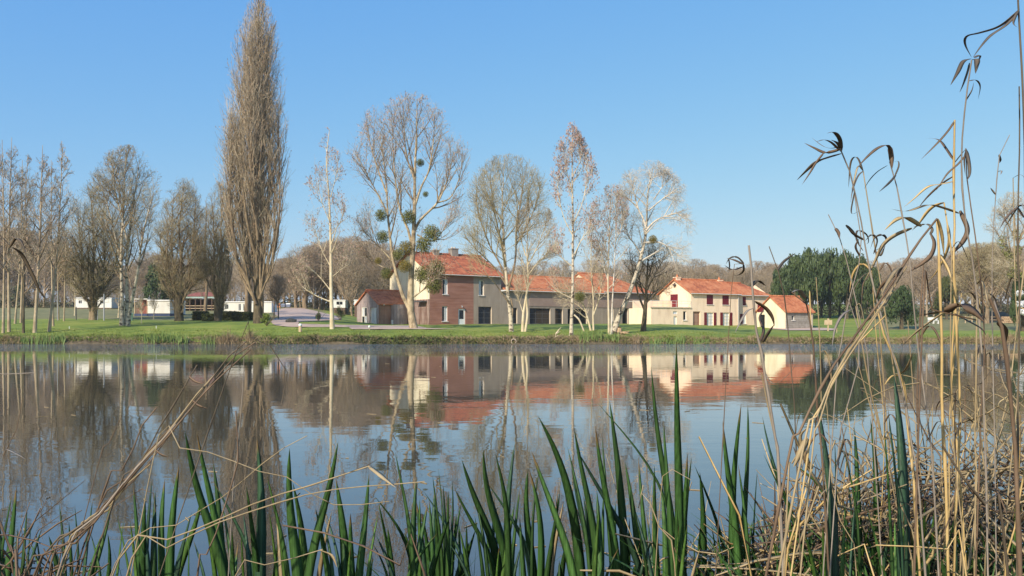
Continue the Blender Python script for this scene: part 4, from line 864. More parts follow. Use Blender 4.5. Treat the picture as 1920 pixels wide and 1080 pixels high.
tree('dark_tree', 'short dark-limbed tree with an ivy-rough trunk at the end of the long wing', 1207, Y,
     [([(1206, 622), (1209, 590), (1211, 560), (1213, 520), (1216, 470)], 11, 1.5), ([(1208, 580), (1196, 550), (1188, 515), (1180, 470)], 5, .8), ([(1212, 545), (1228, 515), (1242, 490), (1258, 470)], 4.5, .8), ([(1210, 560), (1200, 530), (1196, 490)], 4, .8), ([(1213, 530), (1222, 500), (1230, 462)], 4, .8), ([(1210, 565), (1230, 545), (1250, 540)], 3, .8)],
     [(590, 1190, 1230), (560, 1170, 1255), (520, 1162, 1270), (480, 1165, 1272), (450, 1185, 1255)],
     cat='tree', group='bare trees along the far water edge', n1=9, n2=5, n3=4, n4=1, bark='bark_dark', twig='tw_brown', mid='tw_dark', seed=51, t0=.25, l1=3.2, tw=.012)
# --- far right bare trees (beyond the lawn)
tree('bare_tree', 'large bare tree beyond the lawn with a domed crown, above the dark hut', 1850, 130,
     [([(1850, 605), (1852, 570), (1848, 530), (1850, 470)], 9, 1.5), ([(1850, 575), (1828, 540), (1810, 500)], 5, 1), ([(1852, 570), (1876, 535), (1892, 500)], 5, 1), ([(1850, 560), (1838, 520), (1832, 480)], 4, 1)],
     [(590, 1815, 1880), (560, 1790, 1915), (520, 1782, 1920), (480, 1795, 1905), (455, 1820, 1885)],
     cat='tree', n1=14, n2=8, n3=7, n4=4, bark='bark_brown', twig='tw_olive', seed=52, tw=.018, l1=5)
tree('ivy_tree', 'tall bare tree draped in yellow-green ivy close to the view edge', 1905, 100,
     [([(1925, 612), (1922, 560), (1915, 500), (1905, 440), (1900, 375)], 9, 1), ([(1915, 500), (1890, 470), (1872, 440), (1856, 420)], 4, .7), ([(1908, 460), (1925, 420), (1940, 390)], 4, .7), ([(1900, 440), (1885, 410), (1880, 380)], 3, .6), ([(1920, 540), (1900, 515), (1880, 500)], 3, .6)],
     [(570, 1880, 1950), (520, 1850, 1970), (450, 1842, 1975), (400, 1856, 1960), (360, 1885, 1925)],
     cat='tree', n1=11, n2=6, n3=6, n4=3, bark='bark_brown', twig='tw_pale', seed=53, l1=4)

# ---------------------------------------------------------------- leaf cards in a volume
def leafcloud(rng, centers, radii, n, size, flat=.0, shell=.55):
    """n small leaf quads spread through lumps; returns V,Q"""
    k = rng.integers(0, len(centers), n); c = np.asarray(centers)[k]; r = np.asarray(radii)[k]
    d = rng.normal(size=(n, 3)); d /= np.linalg.norm(d, axis=1, keepdims=True)
    rad_ = (shell + (1 - shell) * rng.random(n) ** .6)[:, None]
    p = c + d * r * rad_
    nrm = d + rng.normal(size=(n, 3)) * .6; nrm /= np.linalg.norm(nrm, axis=1, keepdims=True)
    a = np.cross(nrm, rng.normal(size=(n, 3))); a /= np.linalg.norm(a, axis=1, keepdims=True) + 1e-9; b = np.cross(nrm, a)
    s = (size * (.6 + .8 * rng.random(n)))[:, None]
    V = np.stack([p - a * s, p - b * s * .5, p + a * s, p + b * s * .5], 1).reshape(-1, 3)
    return V, np.arange(4 * n).reshape(-1, 4)

# mistletoe
rng = np.random.default_rng(77)
def mistle_mesh(m, seed, n=130):
    r = np.random.default_rng(seed); d = r.normal(size=(n, 3)); d /= np.linalg.norm(d, axis=1, keepdims=True); k = 4
    P = np.stack([d * t for t in (0, .35, .7, 1.0)], 1); P[:, 2:] += r.normal(size=(n, 2, 3)) * .05; P *= (.8 + .25 * r.random(n))[:, None, None]
    V1, Q1 = tubes([(P, np.full((n, k), .012), 3)], r)
    V2, Q2 = leafcloud(r, [(0, 0, 0)], [(1, 1, 1)], 1100, .08, shell=.3)
    return np_mesh('mistletoe', np.concatenate([V1, V2]), np.concatenate([Q1, Q2 + len(V1)]), m, False)
mm = [mistle_mesh(M['mistle'], 1), mistle_mesh(M['mistle'], 2), mistle_mesh(M['mistley'], 3)]
for px, py, r_, k, lb in ((788, 305, 8, 0, 'small mistletoe ball highest in the big poplar'), (798, 364, 6, 1, 'tiny mistletoe ball just below the highest one'), (714, 404, 12, 0, 'round mistletoe ball on the outer limb, level with the ball on the central trunk'),
        (766, 407, 14, 1, 'big mistletoe ball against the central trunk high up'), (810, 438, 15, 0, 'large dark round mistletoe ball standing clear against the sky'), (794, 460, 14, 1, 'mistletoe ball touching the large one that stands clear against the sky'),
        (718, 444, 11, 1, 'thin sparse mistletoe ball on the outer limb under a denser round one'), (761, 465, 13, 2, 'yellow mistletoe ball at the fork of the central trunk'), (747, 478, 10, 0, 'green mistletoe ball tucked between the two main limbs'),
        (759, 499, 11, 2, 'yellowish mistletoe ball against the cream gable top'), (725, 513, 10, 0, 'dark mistletoe ball low on the outer limb beside the gable verge'), (793, 515, 15, 1, 'mistletoe ball in front of the roof edge of the cream gable'),
        (818, 504, 15, 1, 'mistletoe ball in front of the tiled roof slope'), (814, 536, 14, 0, 'dark mistletoe ball hanging beside the upper window'), (709, 489, 6, 2, 'tiny yellow mistletoe tuft at the outer twigs of the big poplar')):
    o = link('mistletoe_ball', mm[k]); o.location = W(px, py, YM - .4 + .5 * math.sin(px)); s = r_ / F * YM * (1.2 if py > 430 else 1.05); o.scale = (s, s, s * .95); o.rotation_euler = (px, py, 0)
    tag(o, lb, 'mistletoe', 'mistletoe balls growing in the big poplar')
for px, py, r_, Y, lb in ((1087, 556, 11, hit(1072, 631)[1] - .3, 'mistletoe ball hanging beside the straight trunk before the wing'), (1224, 449, 9, hit(1151, 626)[1], 'mistletoe tuft among chalky white limbs')):
    o = link('mistletoe_ball', mm[2 if px > 1200 else 0]); o.location = W(px, py, Y); s = r_ / F * Y; o.scale = (s, s, s); tag(o, lb, 'mistletoe')

# ivy on the far right tree
rng = np.random.default_rng(8)
cs = [W(px, py, 100) for px, py in ((1878, 452), (1885, 468), (1892, 480), (1900, 500), (1908, 470), (1915, 520), (1905, 440), (1918, 560), (1896, 512))]
V, Q = leafcloud(rng, cs, [(.5, .5, .7)] * len(cs), 1500, .1); o = link('ivy', np_mesh('ivy', V, Q, M['ivy'], False)); tag(o, 'yellow-green ivy climbing the bare tree at the view edge', 'ivy')

# evergreen grove
def evergreen_mesh(seed, n=3600, conical=.5):
    r = np.random.default_rng(seed); cs, rs = [], []
    for k in range(46):
        h = r.random() ** .8; a = r.random() * 6.283; w = (1 - conical * h) * (.5 + .5 * math.sin(min(1, h * 3 + .25) * 1.57)); 
        if h > .8: w *= .6
        cs.append((math.cos(a) * w * .72, math.sin(a) * w * .72, .17 + h * .74)); q = .2 + .12 * r.random(); rs.append((q, q, q * .55))
    V, Q = leafcloud(r, cs, rs, n, .05, shell=.3)
    return V, Q
def evergreen(name, px, pyb, pyt, halfpx, Y, seed, m, label, group=None, bare=.08, trunk=True, cat='evergreen tree', n=3600):
    x = X_at(px, Y); zb = float(g(x, Y)); H_ = CZ + (HY - pyt) / F * Y - zb; w = halfpx / F * Y
    root = empty(name, (x, Y, zb), 0, label, cat, group); V, Q = evergreen_mesh(seed, n)
    V = V * np.array([w, w, H_]); V[:, 2] = V[:, 2] * (1 - bare * .3)+ bare * H_ * .3
    o = link('crown', np_mesh('crown', V, Q, M[m], False), None, root); TRI[0] += 2 * len(Q)
    mb = MB(); mb.tube([(0, 0, -.2), (.05, 0, H_ * .3), (0, .05, H_ * .8)], [.28, .22, .05], 8); mb.build('trunk', M['bark_dark'], root)
    return root
gl = 'dense dark evergreen in the row behind the driveway'
for i, (px, pyt, hw, Y) in enumerate(((1462, 505, 26, 150), (1490, 480, 32, 156), (1522, 463, 34, 152), (1556, 470, 34, 158), (1588, 472, 32, 152), (1615, 480, 30, 157), (1636, 500, 22, 151), (1540, 480, 34, 166), (1574, 484, 30, 168), (1505, 492, 30, 168), (1602, 490, 30, 166))):
    fr_ = [1462, 1490, 1522, 1556, 1588, 1615, 1636]; bk = [1505, 1540, 1574, 1602]
    od = ['first', 'second', 'third', 'fourth', 'fifth', 'sixth', 'seventh']
    gl = 'dense evergreen, %s from the garage in the %s row of the grove' % ((od[fr_.index(px)], 'front') if px in fr_ else (od[bk.index(px)], 'rear'))
    evergreen('evergreen_tree', px, 598, pyt, hw, Y, 60 + i, 'ever', gl, 'evergreens of the dark grove behind the driveway', bare=.3)
evergreen('evergreen_shrub', 1690, 610, 535, 36, 112, 81, 'ever2', 'dark bushy conifer standing alone on the lawn between the grove and the hut', bare=0, cat='conifer')
evergreen('evergreen_shrub', 1918, 620, 510, 26, 100, 82, 'ever2', 'dark conifer at the view edge dotted with white blossom', bare=0, cat='conifer')
evergreen('evergreen_tree', 30, 600, 535, 34, 185, 83, 'ever', 'dull green evergreen seen through the copse stems', bare=0)
evergreen('evergreen_tree', 292, 600, 500, 30, 165, 84, 'ever2', 'dark conifer behind the blue-skirted mobile home', bare=0)
evergreen('evergreen_tree', 320, 600, 515, 24, 168, 85, 'ever2', 'dark conifer beside the stout mossy pollard', bare=0)
evergreen('evergreen_shrub', 1775, 600, 520, 26, 150, 86, 'hedge', 'olive green bush beyond the white garden bench', bare=0, cat='bush')
rng = np.random.default_rng(9)
for k, (px, py, r_) in enumerate(((1912, 550, .5), (1914, 570, .55), (1917, 585, .45))):
    V, Q = leafcloud(rng, [W(px, py, 98)], [(r_, r_, r_ * .8)], 260, .09, shell=.1); tag(link('blossom_spray', np_mesh('blossom_spray', V, Q, M['blossom'], False)), ('top', 'middle', 'lowest')[k] + ' spray of white blossom on the conifer at the view edge', 'blossom', 'white blossom sprays')

# hedges, bushes
def hedge(px0, px1, pyt, Y, dep, label, seed, m='hedge'):
    x0, x1 = X_at(px0, Y), X_at(px1, Y); zb = float(min(g(x0, Y), g(x1, Y))) - .2; zt = CZ + (HY - pyt) / F * Y; r = np.random.default_rng(seed)
    root = empty('clipped_hedge', ((x0 + x1) / 2, Y, zb), 0, label, 'hedge', 'clipped hedges round the pitch'); L = x1 - x0; h = zt - zb
    mb = MB(); mb.box(-L / 2 + .1, L / 2 - .1, .1, dep - .1, 0, h - .1); mb.build('twigs', M['brush'], root)
    n = 2600; p = r.random((n, 3)) * np.array([L, dep, h]) + np.array([-L / 2, 0, 0]); f = r.integers(0, 4, n)
    p[f == 0, 1] = 0; p[f == 1, 2] = h; p[f == 2, 0] = -L / 2; p[f == 3, 0] = L / 2; p += r.normal(size=p.shape) * .05
    d = r.normal(size=(n, 3)); d /= np.linalg.norm(d, axis=1, keepdims=True); b = np.cross(d, r.normal(size=(n, 3))); b /= np.linalg.norm(b, axis=1, keepdims=True); s = .09
    V = np.stack([p - d * s, p - b * s * .6, p + d * s, p + b * s * .6], 1).reshape(-1, 3)
    link('foliage', np_mesh('foliage', V, np.arange(4 * n).reshape(-1, 4), M[m], False), None, root)
hedge(361, 381, 585, 104, 2.0, 'clipped hedge block standing furthest from the tall poplar', 1); hedge(379, 404, 590, 101, 1.6, 'low hedge block right below the gnarled pollard', 2)
hedge(416, 440, 585, 104, 2.0, 'hedge block between the gnarled pollard and the tall poplar', 3); hedge(436, 466, 586, 102, 2.2, 'widest dark hedge block touching the tall poplar', 4)
def bush(px, pyb, pyt, halfpx, label, m, seed, n=900, name='bush'):
    x, y, z = hit(px, pyb); H_ = (pyb - pyt) / F * y; w = halfpx / F * y; r = np.random.default_rng(seed)
    root = empty(name, (x, y, z), 0, label, 'bush')
    cs = [(r.normal() * w * .4, r.normal() * w * .4, H_ * (.35 + .55 * r.random())) for _ in range(9)]
    V, Q = leafcloud(r, cs, [(w * .5, w * .5, H_ * .25)] * 9, n, .07, shell=.2); link('foliage', np_mesh('foliage', V, Q, M[m], False), None, root)
    nn = 12; d = r.normal(size=(nn, 3)) * .5; d[:, 2] = 1.2; P = np.stack([np.zeros((nn, 3)), d * H_ * .4, d * H_ * .7], 1); V, Q = tubes([(P, np.full((nn, 3), .025), 3)], r)
    link('stems', np_mesh('stems', V, Q, M['bark_brown']), None, root)
bush(638, 601, 573, 9, 'green bush in front of the touring caravan', 'hedge', 5); bush(597, 602, 585, 5, 'small yellow-twigged bush on the strip beside the gravel road', 'grass', 6, 350)
bush(500, 611, 588, 9, 'rough green growth at the foot of the tall poplar', 'grass', 7, 1100); bush(1500, 600, 590, 8, 'scrubby bush behind the garage corner', 'hedge', 8)

# background wood: individuals sharing three meshes
def bg_mesh(seed, spread=.42, n1=26):
    rng = np.random.default_rng(seed)
    P0 = resample([(0, 0, -.02), (.01, 0, .3), (0, .01, .6), (.02, 0, .95)], 8)[None]; R0 = np.linspace(.018, .003, 8)[None]
    E = Env([(.08, -.12, .12), (.25, -spread * .8, spread * .8), (.5, -spread, spread), (.75, -spread * .85, spread * .85), (.92, -spread * .5, spread * .5), (1.0, -.1, .1)], 0, px=False, yr=1)
    C1, R1, a = grow(rng, P0, R0, n1, .12, .95, 42, 12, lambda t: .55 * (1.1 - .6 * t), .07, 6, .06, E, .02, .002)
    C2, R2, b = grow(rng, C1, R1, 8, .15, 1, 40, 14, np.repeat((a * .5)[:, None], 8, 1), .05, 4, .1, E, .012, .0013)
    C3, R3, c = grow(rng, C2, R2, 9, .1, 1, 42, 14, np.repeat((b * .55)[:, None], 9, 1), .05, 3, .1, E, .01, .0011)
    C4, R4, d = grow(rng, C3, R3, 3, .2, 1, 42, 14, np.repeat((c * .55)[:, None], 3, 1), .03, 3, .1, E, .01, .0009)
    V, Q = tubes([(P0, R0, 6), (C1, R1, 3), (C2, R2, 2), (C3, R3, 2), (C4, R4, 2)], rng)
    return np_mesh('distant_tree', V, Q, M['tw_far'])
bgm = [bg_mesh(101), bg_mesh(102, .38), bg_mesh(103, .46), bg_mesh(104, .34)]
rb = random.Random(4)
def bgrow(px0, px1, tops, Y0, Y1, n, label, group, wscale=1.15):
    for i in range(n):
        px = px0 + (px1 - px0) * (i + rb.random()) / n; Y = rb.uniform(Y0, Y1); x = X_at(px, Y); z = float(g(x, Y))
        top = float(np.interp(px, [t[0] for t in tops], [t[1] for t in tops])) + rb.uniform(-2, 20)
        h = CZ + (HY - top) / F * Y - z; o = link('distant_tree', rb.choice(bgm)); o.location = (x, Y, z - .2); o.scale = (h * wscale * rb.uniform(.85, 1.15), h * wscale, h); o.rotation_euler = (0, 0, rb.uniform(0, 6.28))
        tag(o, label, 'tree', group)
bgrow(-60, 540, [(-60, 430), (60, 425), (110, 470), (180, 485), (300, 470), (420, 480), (540, 480)], 185, 230, 56, 'bare brown tree of the wood beyond the mobile homes', 'trees of the wood beyond the mobile homes')
bgrow(-60, 520, [(-60, 510), (130, 530), (420, 525), (520, 530)], 172, 188, 26, 'low bare tree on the near margin of the wood beyond the mobile homes', 'low trees at the near margin of that wood')
bgrow(500, 780, [(500, 500), (540, 475), (600, 448), (660, 438), (720, 450), (780, 480)], 172, 225, 34, 'round-topped bare tree at the head of the gravel road', 'round-topped trees at the head of the gravel road')
bgrow(800, 1260, [(800, 480), (900, 500), (1000, 490), (1120, 485), (1260, 490)], 185, 225, 26, 'bare tree showing above the roofs of the long building', 'trees showing above the long roofs')
bgrow(1220, 1480, [(1220, 490), (1300, 484), (1400, 490), (1480, 486)], 175, 220, 24, 'hazy bare tree behind the red-shuttered house', 'trees behind the red-shuttered house')
bgrow(1620, 1990, [(1620, 490), (1700, 480), (1760, 470), (1850, 455), (1990, 450)], 165, 215, 34, 'bare tree of the wood beyond the open lawn', 'trees of the wood beyond the open lawn')
# old pollard boles at the head of the road
for i, (px, py, w, lb) in enumerate(((555, 578, 6, 'old pollard with a dark leaning bole near the waste containers'), (572, 578, 9, 'old pollard with a wide pale bole right of the waste containers'), (607, 581, 6, 'old pollard left of the touring caravan'), (652, 590, 8, 'old pollard between the caravans'), (660, 592, 4, 'thin pollard beside the timber annexe'))):
    x, Y, z = hit(px, py)
    tree('old_pollard', lb, px, Y, [([(px, py), (px - 1, py - 12), (px + 1, py - 24)], w, w * 1.1), ([(px, py - 20), (px - 12, py - 50), (px - 18, py - 90)], 3, .6), ([(px, py - 20), (px + 10, py - 50), (px + 16, py - 90)], 3, .6), ([(px, py - 22), (px + 1, py - 60), (px, py - 105)], 3, .6)],
         [(py - 18, px - 8, px + 8), (py - 45, px - 26, px + 26), (py - 85, px - 30, px + 30), (py - 125, px - 10, px + 10)], cat='tree', group='old pollards at the head of the gravel road', n1=8, n2=6, n3=5, n4=2, bark='bark_brown', twig='tw_brown', seed=90 + i, tw=.016, l1=5)
for i, (px, py, lb) in enumerate(((514, 595, 'young staked tree at the margin of the gravel road, nearer the poplar'), (522, 598, 'young tree with a leaning prop at the margin of the gravel road'))):
    x, Y, z = hit(px, py); tree('young_tree', lb, px, Y, [([(px, py), (px, py - 40), (px + 2, py - 75)], 3, .6)], [(py - 25, px - 8, px + 8), (py - 45, px - 20, px + 20), (py - 75, px - 16, px + 16), (py - 88, px - 3, px + 3)], cat='tree', n1=26, n2=6, n3=5, n4=2, bark='bark_brown', twig='tw_far', seed=96 + i, tw=.014, t0=.25, l1=2.4)
for i, (px, py, pt, w, lb) in enumerate(((265, 606, 560, 1.6, 'thin sapling on the lawn near the white mobile home end wall'), (288, 598, 560, 2, 'small pale-stemmed tree in front of the blue skirting'), (140, 592, 520, 2.5, 'thin bare tree left of the big forked pollard trunk'), (222, 596, 540, 3, 'thin brown stem just behind the three-stemmed tree'))):
    x, Y, z = hit(px, py); tree('sapling', lb, px, Y, [([(px, py), (px + 1, (py + pt) / 2), (px - 1, pt)], w, .5)], [(py - 15, px - 5, px + 5), ((py + pt) / 2, px - 14, px + 14), (pt - 4, px - 4, px + 4)], cat='sapling', group='saplings on the far lawn', n1=14, n2=4, n3=3, n4=2, bark='bark_pale', twig='tw_brown', seed=120 + i, t0=.3, l1=1.6)

# undergrowth line along the woods
rng = np.random.default_rng(12)
def undergrowth(px0, px1, Y, h, n, m, name):
    px = px0 + (px1 - px0) * rng.random(n); y = Y + rng.random(n) * 14; x = X_at(px, y); z = g(x, y); cs = np.stack([x, y, z + h * .4], 1)
    V, Q = leafcloud(rng, cs, np.tile([1.8, 1.8, h * .6], (n, 1)), n * 60, .17, shell=.2)
    tag(link(name, np_mesh(name, V, Q, M[m], False)), kind='stuff', label='brown and dark green scrub along the foot of the wood')
undergrowth(-60, 540, 178, 2.2, 160, 'brush', 'undergrowth'); undergrowth(540, 800, 185, 2.4, 90, 'brush', 'undergrowth'); undergrowth(800, 1480, 165, 2.5, 110, 'brush', 'undergrowth'); undergrowth(1440, 1990, 170, 2.6, 170, 'brush', 'undergrowth')

# ---------------------------------------------------------------- small things on the far lawn
def post(px, pyb, pyt, wpx, label, m, name='post', cat='post', extra=None, group=None):
    x, y, z = hit(px, pyb); h = (pyb - pyt) / F * y; w = wpx / F * y / 2
    root = empty(name, (x, y, z), 0, label, cat, group); mb = MB(); mb.tube([(0, 0, -.2), (0, 0, h * .5), (0, 0, h)], [w, w, w * .9], 8); mb.build('pole', M[m], root)
    if extra: extra(root, h, w)
    return root
def lampcap(root, h, w):
    mb = MB(); mb.tube([(0, 0, h), (0, 0, h + .12), (0, 0, h + .22)], [w * 1.02, w * 1.05, w * .5], 10); mb.build('lamp_cap', M['white'], root)
post(563, 622, 611, 6.5, 'short timber bollard light with a white cap on the waterside lawn', 'wood', 'bollard_light', 'bollard light', lampcap)
post(692.5, 619, 615.5, 1.2, 'little stake lamp with a pale round head before the timber annexe', 'wood', 'garden_lamp', 'garden lamp', lambda r, h, w: (lambda m_: m_.build('lamp_head', M['white'], r))((lambda m_: (m_.tube([(0, 0, h), (0, 0, h + .1), (0, 0, h + .22), (0, 0, h + .3)], [.05, .12, .12, .03], 10), m_)[1])(MB())))
post(195, 601, 551, 2.6, 'tall plain grey pole beside the big forked pollard', 'metal', 'pole', 'pole', lambda r, h, w: (lambda m_: (m_.tube([(0, 0, h), (0, 0, h + .06)], [w * 1.3, w * .8], 8), m_.build('cap', M['darkmetal'], r)))(MB()))
post(143, 600, 575, 1.6, 'short green fence stake in the field', 'darkmetal', 'stake', 'stake', group='stakes in the field'); post(183, 600, 576, 1.2, 'thin grey stake right next to the big forked trunk', 'metal', 'stake', 'stake', group='stakes in the field')
post(108, 601, 545, 1.8, 'pale grey pole seen through the copse', 'metal', 'pole', 'pole'); post(130, 617, 612, 1.2, 'tiny white marker peg on the waterside lawn below the pollard', 'white', 'marker_peg', 'peg', group='pegs on the lawn'); post(293, 616, 611, 1.2, 'tiny white marker peg on the lawn below the mobile home', 'white', 'marker_peg', 'peg', group='pegs on the lawn')
x, y, z = hit(245, 601); root = empty('litter_bin', (x, y, z), 0, 'pale green litter bin behind the three-stemmed tree', 'litter bin')
mb = MB(); mb.tube([(0, 0, -.1), (0, 0, .1), (0, 0, .75)], [.2, .22, .26], 12); mb.build('body', M['mint'], root); mb = MB(); mb.tube([(0, 0, .75), (0, 0, .85), (0, 0, .98)], [.28, .26, .1], 12); mb.build('lid', M['mint'], root)
def blob(name, px, py, sx, sy, sz, m, label, cat, seed=1, sub=2, group=None):
    import bmesh
    bm = bmesh.new(); bmesh.ops.create_icosphere(bm, subdivisions=sub, radius=1); r = random.Random(seed)
    for v in bm.verts: v.co *= r.uniform(.85, 1.15); v.co.x *= sx; v.co.y *= sy; v.co.z = v.co.z * sz + sz * .5
    me = bpy.data.meshes.new(name); bm.to_mesh(me); bm.free(); o = link(name, me, M[m]); o.location = hit(px, py); return tag(o, label, cat, group)
blob('boulder', 546, 605, .6, .5, .35, 'rock', 'dark boulder at the bend of the gravel road', 'boulder', 3)
# stump
x, y, z = hit(1160, 628); root = empty('tree_stump', (x, y, z), 0, 'torn orange-brown tree stump at the foot of the leaning trunk', 'stump')
mb = MB(); mb.tube([(0, 0, -.2), (0, 0, .25), (.05, 0, .62), (.08, .02, .68)], [.42, .3, .26, .2], 10); mb.build('bole', M['stump'], root)
r = np.random.default_rng(3); nn = 26; a = r.random(nn) * 6.28; P = np.stack([np.stack([np.cos(a) * .2, np.sin(a) * .2, np.full(nn, .25)], 1), np.stack([np.cos(a) * .5, np.sin(a) * .45, np.full(nn, .05) + .25 * r.random(nn)], 1), np.stack([np.cos(a) * 1.0, np.sin(a) * .8, .1 + .3 * r.random(nn)], 1)], 1)
V, Q = tubes([(P, np.tile([.07, .05, .02], (nn, 1)), 4)], r); link('roots', np_mesh('roots', V, Q, M['stump']), None, root)
# snag branch at the waterline
Y = 75.2; P = [W(1036, 643, Y), W(1040, 634, Y), W(1043, 625, Y), W(1049, 617, Y)]; b0 = Vector(P[0]); root = empty('dead_branch', P[0], 0, 'crooked dead branch sticking out of the bank like antlers', 'branch')
mb = MB(); mb.tube([Vector(p) - b0 for p in P], [.13, .1, .08, .03], 6)
for q in ((1040, 634, 1048, 628), (1043, 625, 1052, 614), (1043, 626, 1051, 622), (1038, 638, 1030, 634)): mb.tube([Vector(W(q[0], q[1], Y)) - b0, Vector(W((q[0] + q[2]) / 2, (q[1] + q[3]) / 2 - 1, Y)) - b0, Vector(W(q[2], q[3], Y + .1)) - b0], [.06, .045, .02], 5)
mb.build('limb', M['bark_pale'], root)
root = empty('drain_pipe', W(963, 640, 74.6), 0, 'pale drain pipe opening in the bank below the wide tree', 'pipe')
mb = MB(); n = 14
for k in range(n):
    a, b = 2 * math.pi * k / n, 2 * math.pi * (k + 1) / n
    for r0, r1, y0, y1 in ((.24, .24, -.3, 1.2), (.24, .19, -.3, -.3), (.19, .19, 1.2, -.3)):
        mb.poly([(r0 * math.cos(a), y0, r0 * math.sin(a)), (r0 * math.cos(b), y0, r0 * math.sin(b)), (r1 * math.cos(b), y1, r1 * math.sin(b)), (r1 * math.cos(a), y1, r1 * math.sin(a))])
mb.build('pipe', M['jamb'], root); mb = MB(); mb.tube([(0, .6, 0), (0, .62, 0)], .19, 12); mb.build('inner_shade_disc', M['darkmetal'], root)  # dark disc stands in for the shade inside the pipe
# sign, bench, hut at the right
x, y, z = hit(1553, 621); root = empty('wooden_sign', (x, y, z), 0, 'small pale wooden sign on a post by the end of the driveway', 'sign')
mb = MB(); mb.box(-.45, .45, -.03, .03, .75, 1.3); mb.build('board', M['wood'], root); mb = MB(); mb.box(-.07, .07, .035, .15, -.2, 1.5); mb.build('post', M['wood'], root); mb = MB(); mb.box(-.12, .12, -.02, .02, 1.31, 1.42); mb.build('finial', M['wood'], root)
post(1569, 624, 615, 1.2, 'thin pale stake standing right of the wooden sign', 'wood', 'stake', 'stake')
x, y, z = hit(1750, 607); root = empty('garden_bench', (x, y, z), 0, 'white garden bench far across the lawn', 'bench'); w = 9 / F * y
mb = MB(); mb.box(-w, w, -.2, .2, .42, .5); mb.build('seat', M['white'], root); mb = MB(); mb.box(-w, w, .22, .28, .6, .95); mb.build('backrest', M['white'], root)
for k in (-1, 0, 1): mb = MB(); mb.box(k * w * .95 - .06, k * w * .95 + .06, -.18, .2, -.1, .415); mb.build('leg', M['white'], root)
x, y, z = hit(1880, 603); root = empty('dark_hut', (x, y, z), 0, 'low dark slate-roofed hut beneath the domed bare tree', 'hut'); s = y / F
mb = MB(); mb.box(-14 * s, 14 * s, 0, 4, -.3, 10 * s); mb.build('wall', M['darkwood'], root)
mb = MB(); mb.prism([(-16 * s, -.4, 10 * s), (16 * s, -.4, 10 * s), (16 * s, 4.4, 10 * s), (-16 * s, 4.4, 10 * s)], [(-12 * s, 1.6, 19 * s), (12 * s, 1.6, 19 * s), (12 * s, 2.4, 19 * s), (-12 * s, 2.4, 19 * s)]); mb.build('roof', M['bark_dark'], root)
mb = MB(); mb.box(-3 * s, 3 * s, -.05, -.003, -.2, 8 * s); mb.build('door', M['redwood'], root)
x, y, z = hit(1896, 606); root = empty('log_pile', (x, y, z), 0, 'stack of sawn orange logs beside the dark hut', 'log pile'); rr2 = random.Random(2)
for j in range(4):
    for k in range(9 - j % 2):
        mb = MB(); xx = -1.3 + k * .3 + (j % 2) * .15; mb.tube([(xx, -.3, .13 + j * .25), (xx, .5, .13 + j * .25)], .14 * rr2.uniform(.85, 1.0), 7); mb.build('log', M['stump'], root)
# fence posts and rails at the right lawn
for i, (px0, px1, py) in enumerate(((1810, 1872, 606),)):
    x0, y0, z0 = hit(px0, py); x1, y1, z1 = hit(px1, py); root = empty('field_fence', (x0, y0, z0), 0, 'low wooden rail fence in front of the far wood', 'fence')
    for k in range(6): t = k / 5; mb = MB(); xx, yy = (x1 - x0) * t, (y1 - y0) * t; zz = (z1 - z0) * t; mb.box(xx - .06, xx + .06, yy - .06, yy + .06, zz - .3, zz + 1.1); mb.build('post', M['wood'], root)
    for h in (.5, .95): mb = MB(); mb.tube([(0, 0, h), (x1 - x0, y1 - y0, z1 - z0 + h)], .04, 6); mb.build('rail', M['wood'], root)

# ---------------------------------------------------------------- far bank vegetation
rng = np.random.default_rng(21)
def tufts(px, Ys, hs, w, lean, k=4):
    n = len(px); x = X_at(px, Ys); z = g(x, Ys) - .03; b = np.stack([x, Ys, z], 1)
    d = rng.normal(size=(n, 3)) * lean; d[:, 2] = 1; d /= np.linalg.norm(d, axis=1, keepdims=True); bend = rng.normal(size=(n, 3)) * lean * .8; bend[:, 2] = -abs(bend[:, 2])
    t = np.linspace(0, 1, k)[None, :, None]
    P = b[:, None] + (d[:, None] * t + bend[:, None] * t ** 2) * hs[:, None, None]
    R = np.repeat((w * (.6 + .8 * rng.random(n)))[:, None], k, 1) * np.array([1, .9, .6, .12])[None, :k]
    return P, R
def fringe(name, n, m, hmin, hmax, w, lean, y0, y1, fn, label, k=4):
    px = rng.uniform(-90, 2010, n); keep = rng.random(n) < fn(px); px = px[keep]; Ys = rng.uniform(y0, y1, len(px))
    hs = rng.uniform(hmin, hmax, len(px)) * (.6 + .5 * (np.sin(px * .11) * np.sin(px * .043 + 1) + 1) / 2 * 1.2)
    V, Q = tubes([(*tufts(px, Ys, hs, w, lean, k), 2)], rng); TRI[0] += 2 * len(Q)
    tag(link(name, np_mesh(name, V, Q, M[m])), label, kind='stuff')
b_ = lambda px, l: sum(np.exp(-((px - c) / s) ** 2) for c, s in l)
fringe('bank_grass', 60000, 'grass', .12, .34, .030, .35, 74.4, 78.5, lambda p: .55 + .3 * np.sin(p * .05), 'rough green grass hanging over the far bank')
fringe('bank_brush', 12000, 'brush', .15, .5, .028, .5, 74.2, 75.5, lambda p: .25 + .75 * np.clip(b_(p, [(560, 70), (700, 60), (760, 40), (860, 90), (1000, 60), (960, 20), (1180, 20)]), 0, 1), 'dark tangled brush at the waterline')
fringe('dry_bank_grass', 36000, 'dry', .15, .55, .022, .5, 74.3, 76.3, lambda p: .15 + .85 * np.clip(b_(p, [(30, 60), (430, 50), (620, 60), (900, 60), (1020, 50), (1090, 30), (1180, 40), (1420, 110), (1620, 60), (1720, 80), (1860, 90)]), 0, 1), 'dry tan grass along the far bank')
